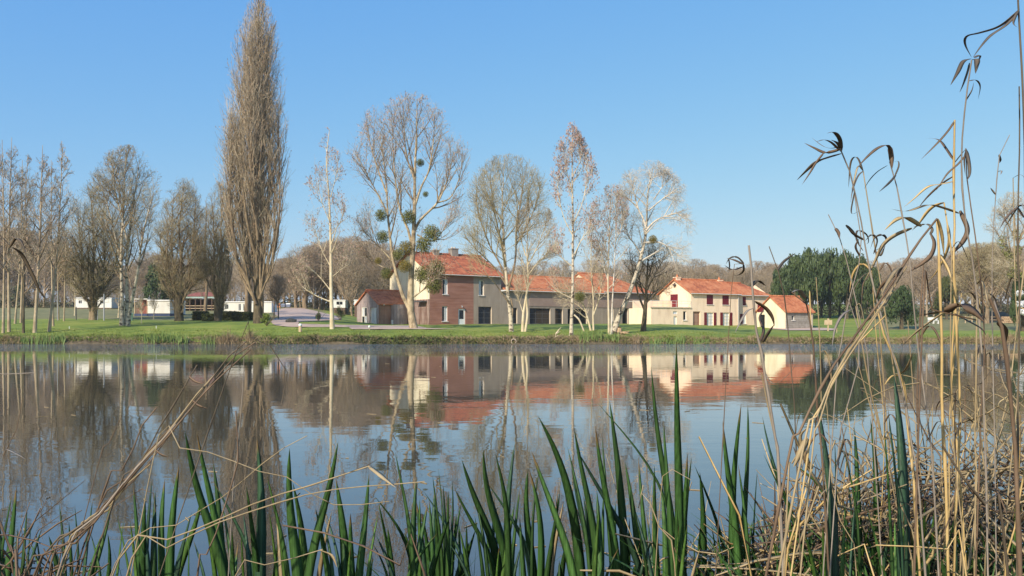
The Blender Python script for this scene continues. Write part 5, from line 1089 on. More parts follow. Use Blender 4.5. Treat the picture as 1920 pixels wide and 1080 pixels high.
fringe('lawn_edge_grass', 30000, 'grass', .06, .16, .03, .3, 78, 86, lambda p: .8 + 0 * p, 'short turf at the lawn edge')
fringe('overhanging_growth', 9000, 'hedge', .3, .7, .05, .6, 74.2, 75.6, lambda p: np.clip(b_(p, [(680, 25), (640, 20), (745, 30), (820, 25), (590, 15), (890, 20), (1560, 20)]), 0, 1), 'bushy green growth at the waterline')
def iristuft(px0, px1, label, h=.95, n=70, m='far_iris', seed=0, Y=74.7, w=.03, group='iris tufts along the far bank', name='iris_tuft', cat='iris tuft', lean=.12):
    r = np.random.default_rng(seed + 500); pc = (px0 + px1) / 2; x = X_at(pc, Y)
    px = r.uniform(px0, px1, n); Ys = Y + r.normal(size=n) * .25; hs = h * (.55 + .55 * r.random(n)); P, R_ = tufts(px, Ys, hs, w, lean); base = np.array([x, Y, float(g(x, Y))]); V, Q = tubes([(P, R_, 2)], r)
    o = link(name, np_mesh(name, V - base, Q, M[m])); o.location = base; tag(o, label, cat, group)
for i, (a, b, h, lb) in enumerate(((38, 62, 1.0, 'iris tuft at the foot of the outermost copse stems'), (66, 92, 1.1, 'tall iris tuft between the pale copse trunk and the leaning tree'), (96, 122, 1.0, 'iris tuft just past the leaning copse tree'), (268, 300, .7, 'low iris tuft on the bank below the white mobile home end wall'), (302, 326, .95, 'bright iris tuft below the stout mossy pollard'), (328, 352, .9, 'iris tuft next along from the bright one below the pollard'), (378, 402, .9, 'iris tuft before the dry grass plumes'),
        (1086, 1106, .9, 'bright iris tuft by the foot of the straight catkin poplar'), (1108, 1132, 1.0, 'iris tuft between the catkin poplar and the stump'), (1134, 1160, .85, 'iris tuft directly below the torn stump'), (1218, 1244, .7, 'iris tuft on the bank before the terrace wall'), (1250, 1285, .7, 'long low iris tuft before the shuttered house'), (1300, 1330, .55, 'short iris tuft before the french windows'))):
    iristuft(a, b, lb, h, int(3.2 * (b - a)), seed=i)
for i, (px, lb, h) in enumerate(((427, 'tan grass plume with the tallest straw, below the tall poplar', 1.5), (415, 'tan grass clump beside the tallest plume', 1.1), (469, 'feathery dry grass clump near the foot of the tall poplar', 1.3), (440, 'low dry grass clump between two taller plumes', .8), (1192, 'dry reed clump right of the torn stump', .9), (1700, 'big heap of dry grass before the lone conifer', 1.0), (1845, 'dry grass heap below the hut', 1.0), (1895, 'dry grass heap nearest the view edge', .9))):
    iristuft(px - 7, px + 7, lb, h, 130, 'dry', 40 + i, 75.0, .018, 'dry grass clumps on the far bank', 'dry_grass_clump', 'dry grass', .28)

# ================================================================ near bank: irises and reeds
def ribbon(pts, w, yaw, prof, th=.12, n=16, sm=1):
    """blade with a ridged (diamond) section along a 3-D polyline; prof(t) width profile, t=0 base .. 1 tip"""
    P = resample(pts, n)
    for _ in range(sm): P[1:-1] = .5 * P[1:-1] + .25 * (P[:-2] + P[2:])
    T = np.gradient(P, axis=0); T /= np.linalg.norm(T, axis=1, keepdims=True) + 1e-9
    side = np.array([math.cos(yaw), math.sin(yaw), 0.0]); A = side[None] - (T @ side)[:, None] * T; A /= np.linalg.norm(A, axis=1, keepdims=True) + 1e-9; B = np.cross(T, A)
    t = np.linspace(0, 1, n); r = (w / 2 * prof(t))[:, None]
    V = np.stack([P + A * r, P + B * r * th, P - A * r, P - B * r * th], 1).reshape(-1, 3)
    q = []
    for i in range(n - 1):
        for k in range(4): j = (k + 1) % 4; q.append((i * 4 + k, i * 4 + j, i * 4 + 4 + j, i * 4 + 4 + k))
    return V, np.array(q)
pi_iris = lambda t: np.clip((1 - t) * 3.2, 0, 1) ** .62 * (.82 + .18 * np.sin(np.clip(t * 1.5, 0, 1) * math.pi)) + .01
pi_leaf = lambda t: np.clip(np.minimum(t * 6 + .35, (1 - t) * 2.2), 0, 1) ** .8 + .03
rl = random.Random(99)
def gpy(Y, z=.05): return HY + (CZ - z) / Y * F
def clump(Y, bx, label, leaves, group='yellow-flag iris clumps at the near water edge'):
    """leaves: (list of (px,py) tip first, width px, material)"""
    base = Vector(W(bx, gpy(Y, .02), Y)); root = empty('iris_clump', base, 0, label, 'iris', group)
    more = []
    for k in range(max(5, len(leaves))):          # shorter inner blades of the same fan
        x0 = bx + rl.uniform(-46, 46); tp = rl.triangular(890, 1060, 1000); ln = (x0 - bx) * rl.uniform(.2, .9) + rl.uniform(-12, 12)
        more.append(([(x0 + ln, tp), (x0 + ln * .5, tp * .55 + 1080 * .45), (x0, 1080)], rl.uniform(7, 14), rl.choice('gggbbllld')))
    for pts, w, m in list(leaves) + more:
        Yl = Y + rl.uniform(-.16, .16); e = pts[-1]
        e2 = pts[-2]; xe = e[0] + max(-.35, min(.35, (e[0] - e2[0]) / max(20, e[1] - e2[1]))) * (gpy(Yl) - e[1]) * .5; xb = .35 * bx + .65 * xe
        pp = [(xb, gpy(Yl))] + list(reversed(pts)); n = len(pp)
        lean = rl.uniform(-.12, .12)
        P3 = [W(q[0], q[1], Yl + lean * (i / (n - 1)) ** 1.5) for i, q in enumerate(pp)]
        V, Q = ribbon(P3, 1.15 * w / F * Yl, rl.uniform(-.4, .4), pi_iris, n=20, sm=9)
        link('leaf', np_mesh('leaf', V - np.array(base), Q, M[{'g': 'iris', 'b': 'iris_blue', 'l': 'iris_lime', 'd': 'reed_tan'}[m]]), None, root)
clump(2.5, 8, 'iris clump at the bottom corner with one broad blade beside dark stems', [([(31, 911), (27, 960), (18, 1040), (12, 1080)], 17, 'g'), ([(-6, 960), (2, 1030), (6, 1080)], 15, 'b'), ([(22, 930), (8, 1000), (-4, 1080)], 12, 'g'), ([(58, 987), (54, 1040), (48, 1080)], 7, 'g'), ([(67, 996), (74, 1040), (78, 1080)], 6, 'b')])
clump(2.9, 125, 'sparse iris clump with narrow blades among the fallen reed bundle', [([(111, 944), (119, 1010), (122, 1080)], 8, 'g'), ([(140, 946), (146, 1020), (148, 1080)], 6, 'b'), ([(213, 925), (200, 990), (182, 1050), (171, 1080)], 13, 'l'), ([(202, 1000), (208, 1040), (204, 1080)], 9, 'g'), ([(232, 975), (224, 1030), (220, 1080)], 6, 'l'), ([(170, 1000), (180, 1040), (190, 1080)], 6, 'g')])
clump(2.7, 290, 'upright fan of five broad iris blades under the bent reeds', [([(336, 871), (330, 920), (320, 978), (318, 1080)], 17, 'g'), ([(309, 898), (303, 950), (300, 1010), (304, 1080)], 16, 'g'), ([(291, 920), (289, 980), (288, 1080)], 13, 'g'), ([(272, 929), (269, 1000), (266, 1080)], 15, 'g'), ([(244, 978), (250, 1020), (256, 1080)], 9, 'l'), ([(285, 900), (279, 960), (272, 1080)], 10, 'b'), ([(380, 929), (372, 975), (352, 1025), (330, 1080)], 15, 'l')])
clump(2.6, 425, 'iris clump with three long blades leaning towards the reed bundle', [([(347, 809), (351, 850), (362, 900), (391, 987), (425, 1080)], 18, 'g'), ([(369, 811), (375, 850), (387, 900), (404, 978), (425, 1070)], 14, 'g'), ([(400, 869), (408, 910), (411, 960), (416, 1040)], 15, 'g'), ([(400, 902), (420, 940), (448, 990), (480, 1068)], 12, 'b'), ([(355, 990), (356, 1040), (352, 1080)], 5, 'g')])
clump(2.55, 480, 'iris clump of tall upright blades before the poplar reflection', [([(482, 822), (488, 870), (492, 930), (488, 1080)], 19, 'b'), ([(462, 911), (468, 960), (478, 1022), (482, 1080)], 13, 'g'), ([(500, 889), (508, 930), (520, 980), (541, 1060)], 11, 'g'), ([(452, 1000), (455, 1040), (456, 1080)], 8, 'l')])
clump(2.5, 566, 'broad iris clump with a wide leaning blade next to three upright ones', [([(543, 840), (539, 880), (537, 930), (549, 1007), (560, 1080)], 20, 'g'), ([(549, 905), (558, 940), (566, 980), (574, 1080)], 16, 'g'), ([(634, 828), (630, 870), (618, 925), (598, 986), (578, 1060)], 19, 'g'), ([(505, 960), (512, 1010), (520, 1080)], 8, 'l'), ([(608, 985), (618, 1020), (626, 1080)], 10, 'g')])
clump(2.55, 660, 'iris clump of two very broad straight blades and two shorter ones', [([(630, 898), (636, 940), (645, 990), (650, 1080)], 21, 'g'), ([(657, 962), (656, 1010), (660, 1080)], 15, 'g'), ([(692, 889), (688, 950), (682, 1010), (672, 1080)], 16, 'g'), ([(700, 1040), (694, 1080)], 7, 'g'), ([(610, 960), (628, 1010), (640, 1080)], 8, 'b')])
clump(2.75, 765, 'iris clump with thin blades arching before the mistletoe reflection', [([(741, 848), (744, 885), (753, 915), (768, 975)], 10, 'g'), ([(702, 930), (730, 965), (765, 1005), (775, 1060)], 9, 'g'), ([(781, 897), (776, 950), (774, 1010), (772, 1080)], 15, 'g'), ([(802, 942), (796, 985), (782, 1040), (774, 1080)], 14, 'g'), ([(727, 989), (731, 1030), (736, 1080)], 15, 'g'), ([(820, 1000), (790, 1040), (760, 1080)], 10, 'g')])
clump(3.1, 825, 'bushy clump of many narrow iris blades in the middle foreground', [([(811, 891), (818, 950), (826, 1010), (830, 1080)], 7, 'g'), ([(841, 921), (838, 980), (842, 1040), (840, 1080)], 9, 'g'), ([(865, 942), (856, 990), (846, 1060)], 8, 'g'), ([(831, 909), (834, 960), (836, 1040)], 7, 'b'), ([(794, 921), (826, 965), (862, 1030), (880, 1080)], 7, 'b'), ([(804, 935), (810, 990), (812, 1060)], 9, 'g'), ([(790, 960), (800, 1010), (806, 1080)], 9, 'g'), ([(816, 960), (820, 1010), (822, 1080)], 11, 'g'), ([(848, 900), (852, 950), (846, 1010)], 6, 'b'), ([(822, 880), (828, 930), (832, 1000)], 5, 'g'), ([(860, 980), (862, 1030), (862, 1080)], 9, 'g')])
clump(2.7, 925, 'large spreading iris clump with five long blades fanning from one root', [([(866, 862), (874, 900), (890, 940), (922, 1000), (938, 1060)], 16, 'g'), ([(852, 915), (866, 950), (890, 990), (920, 1031), (932, 1080)], 11, 'g'), ([(906, 842), (902, 885), (914, 940), (936, 990), (950, 1030)], 17, 'g'), ([(929, 852), (946, 900), (952, 960), (954, 1048)], 13, 'g'), ([(965, 832), (960, 880), (950, 930), (950, 1000), (950, 1070)], 13, 'b'), ([(914, 905), (940, 945), (975, 995), (994, 1030)], 11, 'b'), ([(975, 913), (968, 970), (961, 1031), (958, 1080)], 9, 'g'), ([(875, 982), (874, 1030), (878, 1080)], 9, 'g'), ([(888, 920), (900, 970), (912, 1040)], 8, 'g')])
clump(2.6, 1010, 'iris clump with two smooth upright blades and a slanting one crossing behind', [([(990, 880), (982, 910), (984, 970), (996, 1030), (1002, 1080)], 16, 'g'), ([(992, 880), (1004, 915), (1018, 966), (1014, 1080)], 15, 'g'), ([(1050, 921), (1044, 970), (1033, 1031), (1024, 1080)], 12, 'g'), ([(996, 844), (1008, 885), (1034, 945), (1062, 1020), (1080, 1075)], 17, 'g'), ([(1060, 1050), (1050, 1065), (1042, 1080)], 5, 'g'), ([(1012, 878), (1000, 920), (998, 970)], 7, 'g')])
clump(2.5, 1095, 'tall iris clump with one big blade curving over to a point', [([(1009, 780), (1030, 805), (1050, 850), (1066, 910), (1078, 966), (1090, 1080)], 18, 'g'), ([(1076, 801), (1082, 850), (1096, 910), (1112, 970), (1124, 1060)], 15, 'g'), ([(1064, 838), (1080, 900), (1096, 975), (1106, 1040)], 9, 'g'), ([(1070, 860), (1078, 930), (1100, 1010), (1112, 1080)], 8, 'b'), ([(1119, 919), (1124, 990), (1126, 1080)], 17, 'g')])
clump(2.55, 1160, 'iris clump with a tall straight blade between shorter crossing ones', [([(1143, 752), (1152, 810), (1160, 880), (1168, 960), (1172, 1040)], 16, 'g'), ([(1116, 799), (1118, 850), (1132, 910), (1148, 980), (1158, 1050)], 15, 'g'), ([(1129, 817), (1128, 860), (1138, 930)], 8, 'g'), ([(1172, 866), (1180, 910), (1190, 975), (1200, 1060)], 15, 'g'), ([(1197, 858), (1200, 910), (1206, 980), (1214, 1060)], 11, 'g'), ([(1082, 844), (1110, 895), (1148, 960), (1186, 1020), (1210, 1080)], 12, 'b'), ([(1180, 970), (1180, 1030), (1178, 1080)], 9, 'g')])
clump(2.35, 1255, 'tallest iris clump whose straight blade reaches up to the far bank', [([(1268, 640), (1270, 700), (1268, 780), (1270, 870), (1278, 960), (1272, 1080)], 16, 'g'), ([(1221, 687), (1224, 740), (1230, 810), (1240, 880), (1262, 960), (1270, 1040)], 13, 'g'), ([(1244, 787), (1244, 840), (1252, 910), (1258, 990)], 12, 'g'), ([(1119, 754), (1150, 795), (1190, 830), (1228, 870), (1262, 950), (1275, 1040)], 6, 'g'), ([(1227, 872), (1226, 940), (1228, 1010), (1232, 1080)], 14, 'g'), ([(1289, 850), (1290, 895), (1282, 960), (1276, 1050)], 14, 'g'), ([(1297, 856), (1292, 900), (1286, 950)], 9, 'g'), ([(1240, 900), (1248, 980), (1250, 1080)], 18, 'g'), ([(1212, 960), (1220, 1010), (1226, 1080)], 9, 'b')])
clump(2.75, 1318, 'short iris clump leaning away beside the tallest one', [([(1312, 885), (1318, 930), (1320, 1000), (1318, 1080)], 14, 'g'), ([(1302, 872), (1318, 910), (1340, 960), (1358, 1020), (1366, 1080)], 7, 'g'), ([(1334, 985), (1342, 1030), (1348, 1080)], 6, 'l'), ([(1300, 1000), (1302, 1040), (1304, 1080)], 6, 'g')])
clump(2.55, 1385, 'three-bladed iris clump standing against plain blue water', [([(1355, 789), (1356, 840), (1362, 895), (1376, 945), (1384, 1000), (1388, 1080)], 17, 'g'), ([(1390, 756), (1388, 800), (1378, 845), (1374, 900)], 13, 'g'), ([(1402, 756), (1407, 810), (1404, 870), (1396, 930), (1392, 1040)], 12, 'g'), ([(1384, 870), (1392, 920), (1400, 980), (1404, 1050)], 10, 'g'), ([(1420, 880), (1414, 950), (1412, 1020)], 5, 'b')])
clump(2.5, 1500, 'narrow-bladed iris clump leaning into the dead reed litter', [([(1429, 779), (1434, 820), (1445, 876), (1470, 930), (1500, 990), (1512, 1060)], 9, 'b'), ([(1431, 850), (1452, 900), (1486, 962), (1510, 1040)], 7, 'g'), ([(1440, 850), (1455, 900), (1480, 950), (1502, 1000)], 9, 'g'), ([(1490, 872), (1515, 880), (1540, 892), (1560, 940)], 9, 'l'), ([(1470, 900), (1480, 980), (1490, 1060)], 8, 'g')])
clump(2.1, 1560, 'broad blue-green iris blade with narrow ones beside it in the reed litter', [([(1533, 755), (1540, 800), (1550, 850), (1562, 920), (1566, 1010), (1566, 1080)], 22, 'b'), ([(1565, 820), (1566, 860), (1568, 920), (1570, 980)], 6, 'b'), ([(1580, 835), (1592, 870), (1604, 920), (1612, 980)], 7, 'g'), ([(1544, 900), (1552, 980), (1556, 1060)], 14, 'b')])
clump(2.5, 1615, 'iris clump behind the broad blue-green blades with two rounded tips', [([(1602, 800), (1604, 840), (1612, 895), (1606, 950), (1610, 1040)], 15, 'g'), ([(1632, 785), (1640, 830), (1646, 880), (1644, 950)], 14, 'g'), ([(1630, 985), (1622, 1020), (1610, 1060)], 9, 'l'), ([(1590, 900), (1596, 960), (1604, 1040)], 10, 'g')])
clump(2.0, 1692, 'widest iris blade of all, blue-green, in front of the golden reeds', [([(1676, 700), (1684, 760), (1692, 830), (1698, 900), (1696, 990), (1692, 1080)], 27, 'b'), ([(1664, 760), (1670, 820), (1682, 900), (1690, 980)], 10, 'b'), ([(1657, 790), (1662, 850), (1668, 930)], 7, 'g')])
clump(2.4, 1735, 'yellowish iris clump at the foot of the golden reeds', [([(1722, 968), (1730, 1010), (1738, 1080)], 20, 'l'), ([(1705, 985), (1716, 1040), (1722, 1080)], 14, 'g'), ([(1790, 985), (1794, 1030), (1796, 1080)], 9, 'b'), ([(1752, 1000), (1756, 1050), (1758, 1080)], 8, 'g')])
clump(2.5, 1865, 'iris clump half buried in the reeds at the view edge', [([(1868, 925), (1866, 980), (1862, 1060)], 11, 'g'), ([(1906, 815), (1908, 860), (1908, 920), (1904, 1000)], 8, 'l'), ([(1845, 980), (1850, 1030), (1854, 1080)], 8, 'g'), ([(1895, 960), (1892, 1020), (1888, 1080)], 9, 'g')])

def reed(Y, label, stem, sw, leaves, m='reed_tan', lm=None, bx=None, cat='dead reed', group=None, root_down=True, dY=0.0):
    """stem: points top first; leaves: (points from joint to tip, width px[, material])"""
    pts = list(reversed(stem)); w = []
    if root_down: pts = [(bx if bx is not None else pts[0][0] + max(-.5, min(.5, (pts[0][0] - pts[1][0]) / max(15, pts[0][1] - pts[1][1]))) * (gpy(Y) - pts[0][1]) * .55, gpy(Y))] + pts
    n = len(pts); P = [W(q[0], q[1], Y + dY * i / (n - 1)) for i, q in enumerate(pts)]
    nn = max(12, 3 * n); p = resample(P, nn); base = p[0].copy(); r = np.full(nn, .82 * sw / F * Y / 2) * np.linspace(1.1, .6, nn)
    r[3::6] *= 1.35; V, Q = tubes([(p[None], r[None], 6)], np.random.default_rng(int(Y * 1000) % 97))
    root = empty('dead_reed', tuple(base), 0, label, cat, group)
    link('stem', np_mesh('stem', V - base, Q, M[m]), None, root)
    for lf in leaves:
        lp, lw = lf[0], lf[1]; mm_ = lf[2] if len(lf) > 2 else (lm or m); d = rl.uniform(-.12, .12)
        q3 = [W(q[0], q[1], Y + dY * .8 + d * (i / (len(lp) - 1))) for i, q in enumerate(lp)]
        V, Q = ribbon(q3, lw / F * Y, rl.uniform(-.7, .7), pi_leaf, th=.10, n=max(10, 5 * len(lp)))
        link('leaf', np_mesh('leaf', V - base, Q, M[mm_]), None, root)
    return root
GR = 'dead reeds standing on the near bank'
reed(1.75, 'dead reed whose head is a claw of dark blades, over the evergreen grove', [(1575, 278), (1590, 310), (1600, 350), (1612, 400), (1622, 460), (1637, 535), (1660, 620), (1690, 720), (1712, 850), (1728, 980)], 5,
     [([(1577, 284), (1575, 262), (1564, 248), (1550, 250)], 7, 'reed_dark'), ([(1576, 275), (1556, 278), (1540, 272), (1522, 258)], 5, 'reed_brown'), ([(1577, 288), (1550, 296), (1530, 304), (1510, 322), (1494, 338)], 8, 'reed_dark'), ([(1576, 280), (1548, 286), (1528, 278), (1508, 268)], 5, 'reed_brown'), ([(1545, 286), (1530, 305), (1518, 325), (1504, 346)], 3.5, 'reed_brown'), ([(1572, 280), (1560, 268), (1546, 262), (1530, 266)], 5), ([(1578, 282), (1570, 268), (1558, 262)], 6, 'reed_dark'),
      ([(1602, 360), (1596, 400), (1612, 395)], 3, 'reed_dark')], 'reed_grey', 'reed_brown', group=GR, dY=-.1)
reed(1.8, 'dead reed with a bent-over head and two trailing curls, beside the clawed one', [(1668, 303), (1676, 330), (1685, 365), (1694, 420), (1705, 480), (1712, 560), (1722, 660), (1738, 780), (1752, 930)], 4.5,
     [([(1670, 305), (1670, 285), (1664, 272), (1645, 278), (1624, 296), (1606, 316)], 6, 'reed_brown'), ([(1668, 275), (1671, 292), (1673, 316)], 9, 'reed_brown'), ([(1678, 330), (1685, 312), (1684, 302), (1676, 304)], 3, 'reed_dark'), ([(1680, 328), (1668, 342), (1648, 360)], 4, 'reed_dark'), ([(1664, 310), (1645, 322), (1630, 338), (1620, 355)], 2.5)], 'reed_grey', 'reed_brown', group=GR)
reed(1.7, 'tallest branching reed with drooping dark streamers near its top', [(1822, 112), (1816, 150), (1810, 195), (1806, 240), (1803, 280), (1804, 350), (1812, 425), (1822, 480), (1832, 560), (1842, 680), (1846, 820), (1850, 950)], 5,
     [([(1820, 110), (1806, 115), (1796, 135), (1782, 160)], 7, 'reed_dark'), ([(1818, 118), (1814, 135), (1806, 158), (1799, 174)], 5, 'reed_dark'), ([(1824, 112), (1832, 112), (1829, 138)], 9, 'reed_dark'), ([(1826, 108), (1838, 104), (1833, 120)], 4, 'reed_dark'), ([(1816, 152), (1830, 150), (1838, 162), (1834, 186)], 3, 'reed_dark'), ([(1810, 190), (1822, 170), (1826, 154)], 3, 'reed_dark')], 'reed_grey', 'reed_dark', group=GR, dY=-.15)
reed(1.6, 'reed at the view edge whose long folded blade hangs over to the next one', [(1908, -15), (1910, 20), (1913, 80), (1917, 150), (1921, 260), (1924, 400), (1926, 600), (1928, 800)], 7,
     [([(1911, 18), (1890, 38), (1868, 52), (1835, 62), (1812, 68), (1810, 84), (1822, 108)], 9, 'reed_dark'), ([(1911, 22), (1885, 48), (1858, 66), (1840, 86), (1824, 108)], 6, 'reed_dark'), ([(1910, 20), (1904, 30), (1900, 44), (1908, 52)], 5, 'reed_dark')], 'reed_dark', group=GR)
reed(1.75, 'dark straight reed with a star of stiff blades at mid height near the view edge', [(1911, 162), (1912, 260), (1910, 330), (1909, 400), (1908, 480), (1912, 560), (1910, 700), (1908, 900)], 5,
     [([(1909, 388), (1896, 398), (1884, 412), (1874, 430)], 4, 'reed_brown'), ([(1909, 388), (1898, 404), (1886, 424)], 3, 'reed_grey'), ([(1909, 388), (1918, 384), (1926, 392)], 6, 'reed_dark'), ([(1909, 390), (1916, 402), (1924, 412)], 4, 'reed_brown')], 'reed_dark', group=GR)
reed(1.9, 'thick golden reed topped by a sharp folded blade', [(1790, 225), (1789, 280), (1788, 350), (1790, 420), (1788, 480), (1790, 560), (1796, 660), (1800, 800), (1792, 960)], 7,
     [([(1791, 225), (1778, 245), (1758, 268), (1727, 299)], 4, 'reed_brown'), ([(1788, 300), (1775, 280), (1760, 262), (1736, 259)], 6, 'reed_brown'), ([(1790, 305), (1800, 292), (1812, 278)], 4, 'reed_dark'), ([(1788, 330), (1765, 345), (1740, 368), (1720, 392)], 4, 'reed_brown'), ([(1789, 340), (1765, 345), (1740, 350), (1712, 374), (1695, 388)], 4, 'reed_gold')], 'reed_gold', group=GR)
reed(1.85, 'dark-tipped reed with a curled loop hanging off it, over the bare wood', [(1811, 278), (1812, 320), (1816, 360), (1824, 410), (1832, 470), (1842, 560), (1846, 680), (1838, 820)], 4.5,
     [([(1811, 280), (1816, 300), (1818, 326), (1812, 340)], 6, 'reed_dark'), ([(1812, 282), (1808, 300), (1810, 330)], 4, 'reed_dark'), ([(1811, 290), (1796, 308), (1776, 326), (1755, 358)], 3.5, 'reed_brown')], 'reed_brown', group=GR)
reed(2.2, 'thin twiggy reed with two small buds and a forked tip', [(1893, 253), (1880, 275), (1873, 295), (1870, 325), (1866, 380), (1862, 440), (1860, 540), (1862, 700), (1866, 900)], 3, [([(1873, 290), (1876, 300), (1874, 306)], 4, 'reed_dark'), ([(1867, 365), (1860, 356), (1857, 352)], 3), ([(1871, 322), (1878, 320), (1876, 328)], 3)], 'reed_grey', group=GR)
reed(1.5, 'thick brown reed bent at a knee, slanting down across the evergreen grove', [(1757, 410), (1738, 434), (1716, 462), (1692, 500), (1664, 545), (1632, 590), (1596, 640), (1560, 690), (1530, 745), (1500, 810), (1470, 900)], 8, [([(1690, 500), (1678, 508), (1664, 530), (1650, 556)], 9, 'reed_tan'), ([(1758, 410), (1766, 440), (1770, 480)], 6, 'reed_gold')], 'reed_brown', group=GR)
reed(1.45, 'pair-like thick tan reed running beside the kneed brown one', [(1672, 548), (1650, 580), (1618, 620), (1585, 668), (1556, 720), (1528, 790), (1500, 870)], 7, [([(1655, 575), (1668, 552), (1676, 535)], 8, 'reed_tan')], 'reed_tan', group=GR)
reed(1.55, 'slender golden reed parallel to the thick slanting pair', [(1660, 592), (1630, 620), (1600, 655), (1570, 700), (1535, 770), (1515, 850)], 5, [], 'reed_gold', group=GR)
reed(1.5, 'thin tan stalk woven through the slanting bundle, ending at a torn sheath', [(1700, 500), (1676, 540), (1640, 596), (1604, 650), (1560, 720), (1534, 800), (1520, 880)], 5, [([(1690, 516), (1672, 520), (1650, 540), (1640, 570)], 6, 'reed_brown'), ([(1640, 596), (1626, 600), (1604, 622)], 5, 'reed_tan')], 'reed_tan', group=GR)
reed(1.65, 'grey stalk crossing over the slanting bundle and drooping away', [(1590, 560), (1604, 600), (1616, 650), (1600, 720), (1580, 800), (1568, 900)], 4, [([(1596, 580), (1580, 590), (1566, 616), (1560, 650)], 5, 'reed_grey')], 'reed_grey', group=GR)
reed(1.9, 'upright golden reed starting under the brown tip of the kneed reed', [(1757, 415), (1760, 460), (1762, 540), (1766, 640), (1766, 760), (1772, 880), (1776, 1000)], 9, [([(1764, 480), (1776, 500), (1786, 530)], 5)], 'reed_gold', group=GR)
reed(1.95, 'pale gold reed crossed by long curved ribbons', [(1770, 380), (1776, 420), (1784, 470), (1792, 540), (1786, 640), (1784, 760), (1800, 900)], 6,
     [([(1770, 380), (1752, 386), (1738, 398), (1722, 420), (1710, 432)], 9, 'reed_gold'), ([(1800, 395), (1814, 430), (1804, 455), (1790, 470), (1778, 486)], 9, 'reed_brown'), ([(1776, 420), (1780, 450), (1772, 480), (1756, 510), (1738, 530)], 9, 'reed_gold'), ([(1744, 436), (1752, 455), (1746, 478), (1726, 496), (1700, 512)], 8, 'reed_brown'), ([(1744, 440), (1748, 430), (1738, 420), (1712, 426)], 5, 'reed_dark'),
      ([(1728, 424), (1700, 408), (1680, 412), (1658, 432)], 8, 'reed_gold'), ([(1798, 400), (1770, 390), (1740, 384), (1700, 396), (1672, 392)], 6, 'reed_tan'), ([(1710, 428), (1680, 440), (1655, 460), (1636, 500), (1622, 525)], 8, 'reed_tan'), ([(1764, 478), (1780, 510), (1790, 530)], 7, 'reed_gold')], 'reed_gold', group=GR)
reed(2.0, 'reed with a dark spiral knot of dry curls before the evergreen treetops', [(1600, 350), (1604, 380), (1612, 430), (1616, 470), (1604, 520), (1590, 570), (1578, 640), (1566, 740)], 3.5,
     [([(1618, 470), (1606, 450), (1608, 432), (1625, 440), (1628, 456), (1616, 458)], 3.5, 'reed_dark'), ([(1640, 470), (1655, 462), (1662, 448), (1654, 440), (1640, 446), (1632, 466)], 4, 'reed_dark'), ([(1620, 450), (1600, 438), (1586, 422)], 5, 'reed_dark'), ([(1638, 476), (1645, 450), (1634, 440), (1622, 452)], 4, 'reed_dark'), ([(1612, 480), (1604, 462), (1612, 446)], 4, 'reed_brown'), ([(1640, 470), (1650, 480), (1660, 460)], 4, 'reed_dark')], 'reed_grey', group=GR)
reed(2.1, 'thin reed stem with one bud, leaning past the evergreen treetops', [(1553, 402), (1562, 420), (1570, 436), (1580, 460), (1590, 500), (1604, 560), (1620, 640), (1632, 740)], 3.5, [([(1566, 428), (1572, 436), (1574, 448)], 6, 'reed_brown'), ([(1586, 422), (1600, 436), (1612, 458)], 5, 'reed_dark')], 'reed_grey', group=GR)
reed(1.8, 'grey reed in front of the shuttered house with curling blades at its knee', [(1404, 460), (1408, 490), (1410, 530), (1414, 580), (1418, 620), (1426, 650), (1432, 690), (1444, 760), (1456, 840), (1462, 920)], 8,
     [([(1408, 538), (1420, 526), (1436, 536)], 7, 'reed_dark'), ([(1412, 578), (1400, 584), (1388, 604), (1378, 624)], 5, 'reed_grey'), ([(1416, 565), (1436, 578), (1448, 595), (1452, 612)], 9, 'reed_brown'), ([(1430, 642), (1440, 625), (1452, 608)], 10, 'reed_dark'), ([(1426, 640), (1432, 618), (1424, 596), (1434, 578)], 6, 'reed_brown')], 'reed_grey', group=GR)
reed(1.9, 'hoop of dry curled blades floating beside the grey reed over the far house', [(1395, 494), (1388, 515), (1378, 540), (1370, 562)], 2.5,
     [([(1395, 494), (1382, 482), (1368, 484), (1361, 496)], 3, 'reed_dark'), ([(1395, 496), (1378, 488), (1362, 484)], 4, 'reed_brown'), ([(1393, 500), (1374, 506), (1358, 497)], 3.5, 'reed_dark'), ([(1394, 494), (1394, 508), (1384, 516), (1372, 517)], 3.5, 'reed_dark'), ([(1366, 484), (1368, 498), (1366, 512)], 2.5, 'reed_brown')], 'reed_brown', bx=1310, group=GR)
reed(2.0, 'grey-brown hooked reed in front of the garage', [(1484, 548), (1500, 548), (1512, 570), (1520, 610), (1526, 660), (1530, 720), (1534, 800), (1544, 900)], 6, [([(1510, 560), (1498, 544), (1484, 548)], 9, 'reed_grey'), ([(1518, 545), (1519, 580), (1521, 610)], 3, 'reed_gold')], 'reed_brown', group=GR)
reed(2.1, 'pair of short dark tips poking up left of the evergreen grove', [(1442, 462), (1450, 482), (1458, 505), (1468, 540), (1476, 600), (1484, 700), (1492, 820)], 3.5, [([(1458, 506), (1470, 490), (1492, 474)], 5, 'reed_dark')], 'reed_dark', group=GR)
reed(1.6, 'heavy blotched brown reed end bending near the hut', [(1856, 560), (1866, 590), (1876, 606), (1884, 640), (1890, 700), (1898, 780), (1906, 900)], 13, [([(1872, 604), (1884, 620), (1884, 650)], 12, 'reed_brown'), ([(1876, 600), (1868, 576), (1864, 560)], 5, 'reed_grey')], 'reed_brown', group=GR)
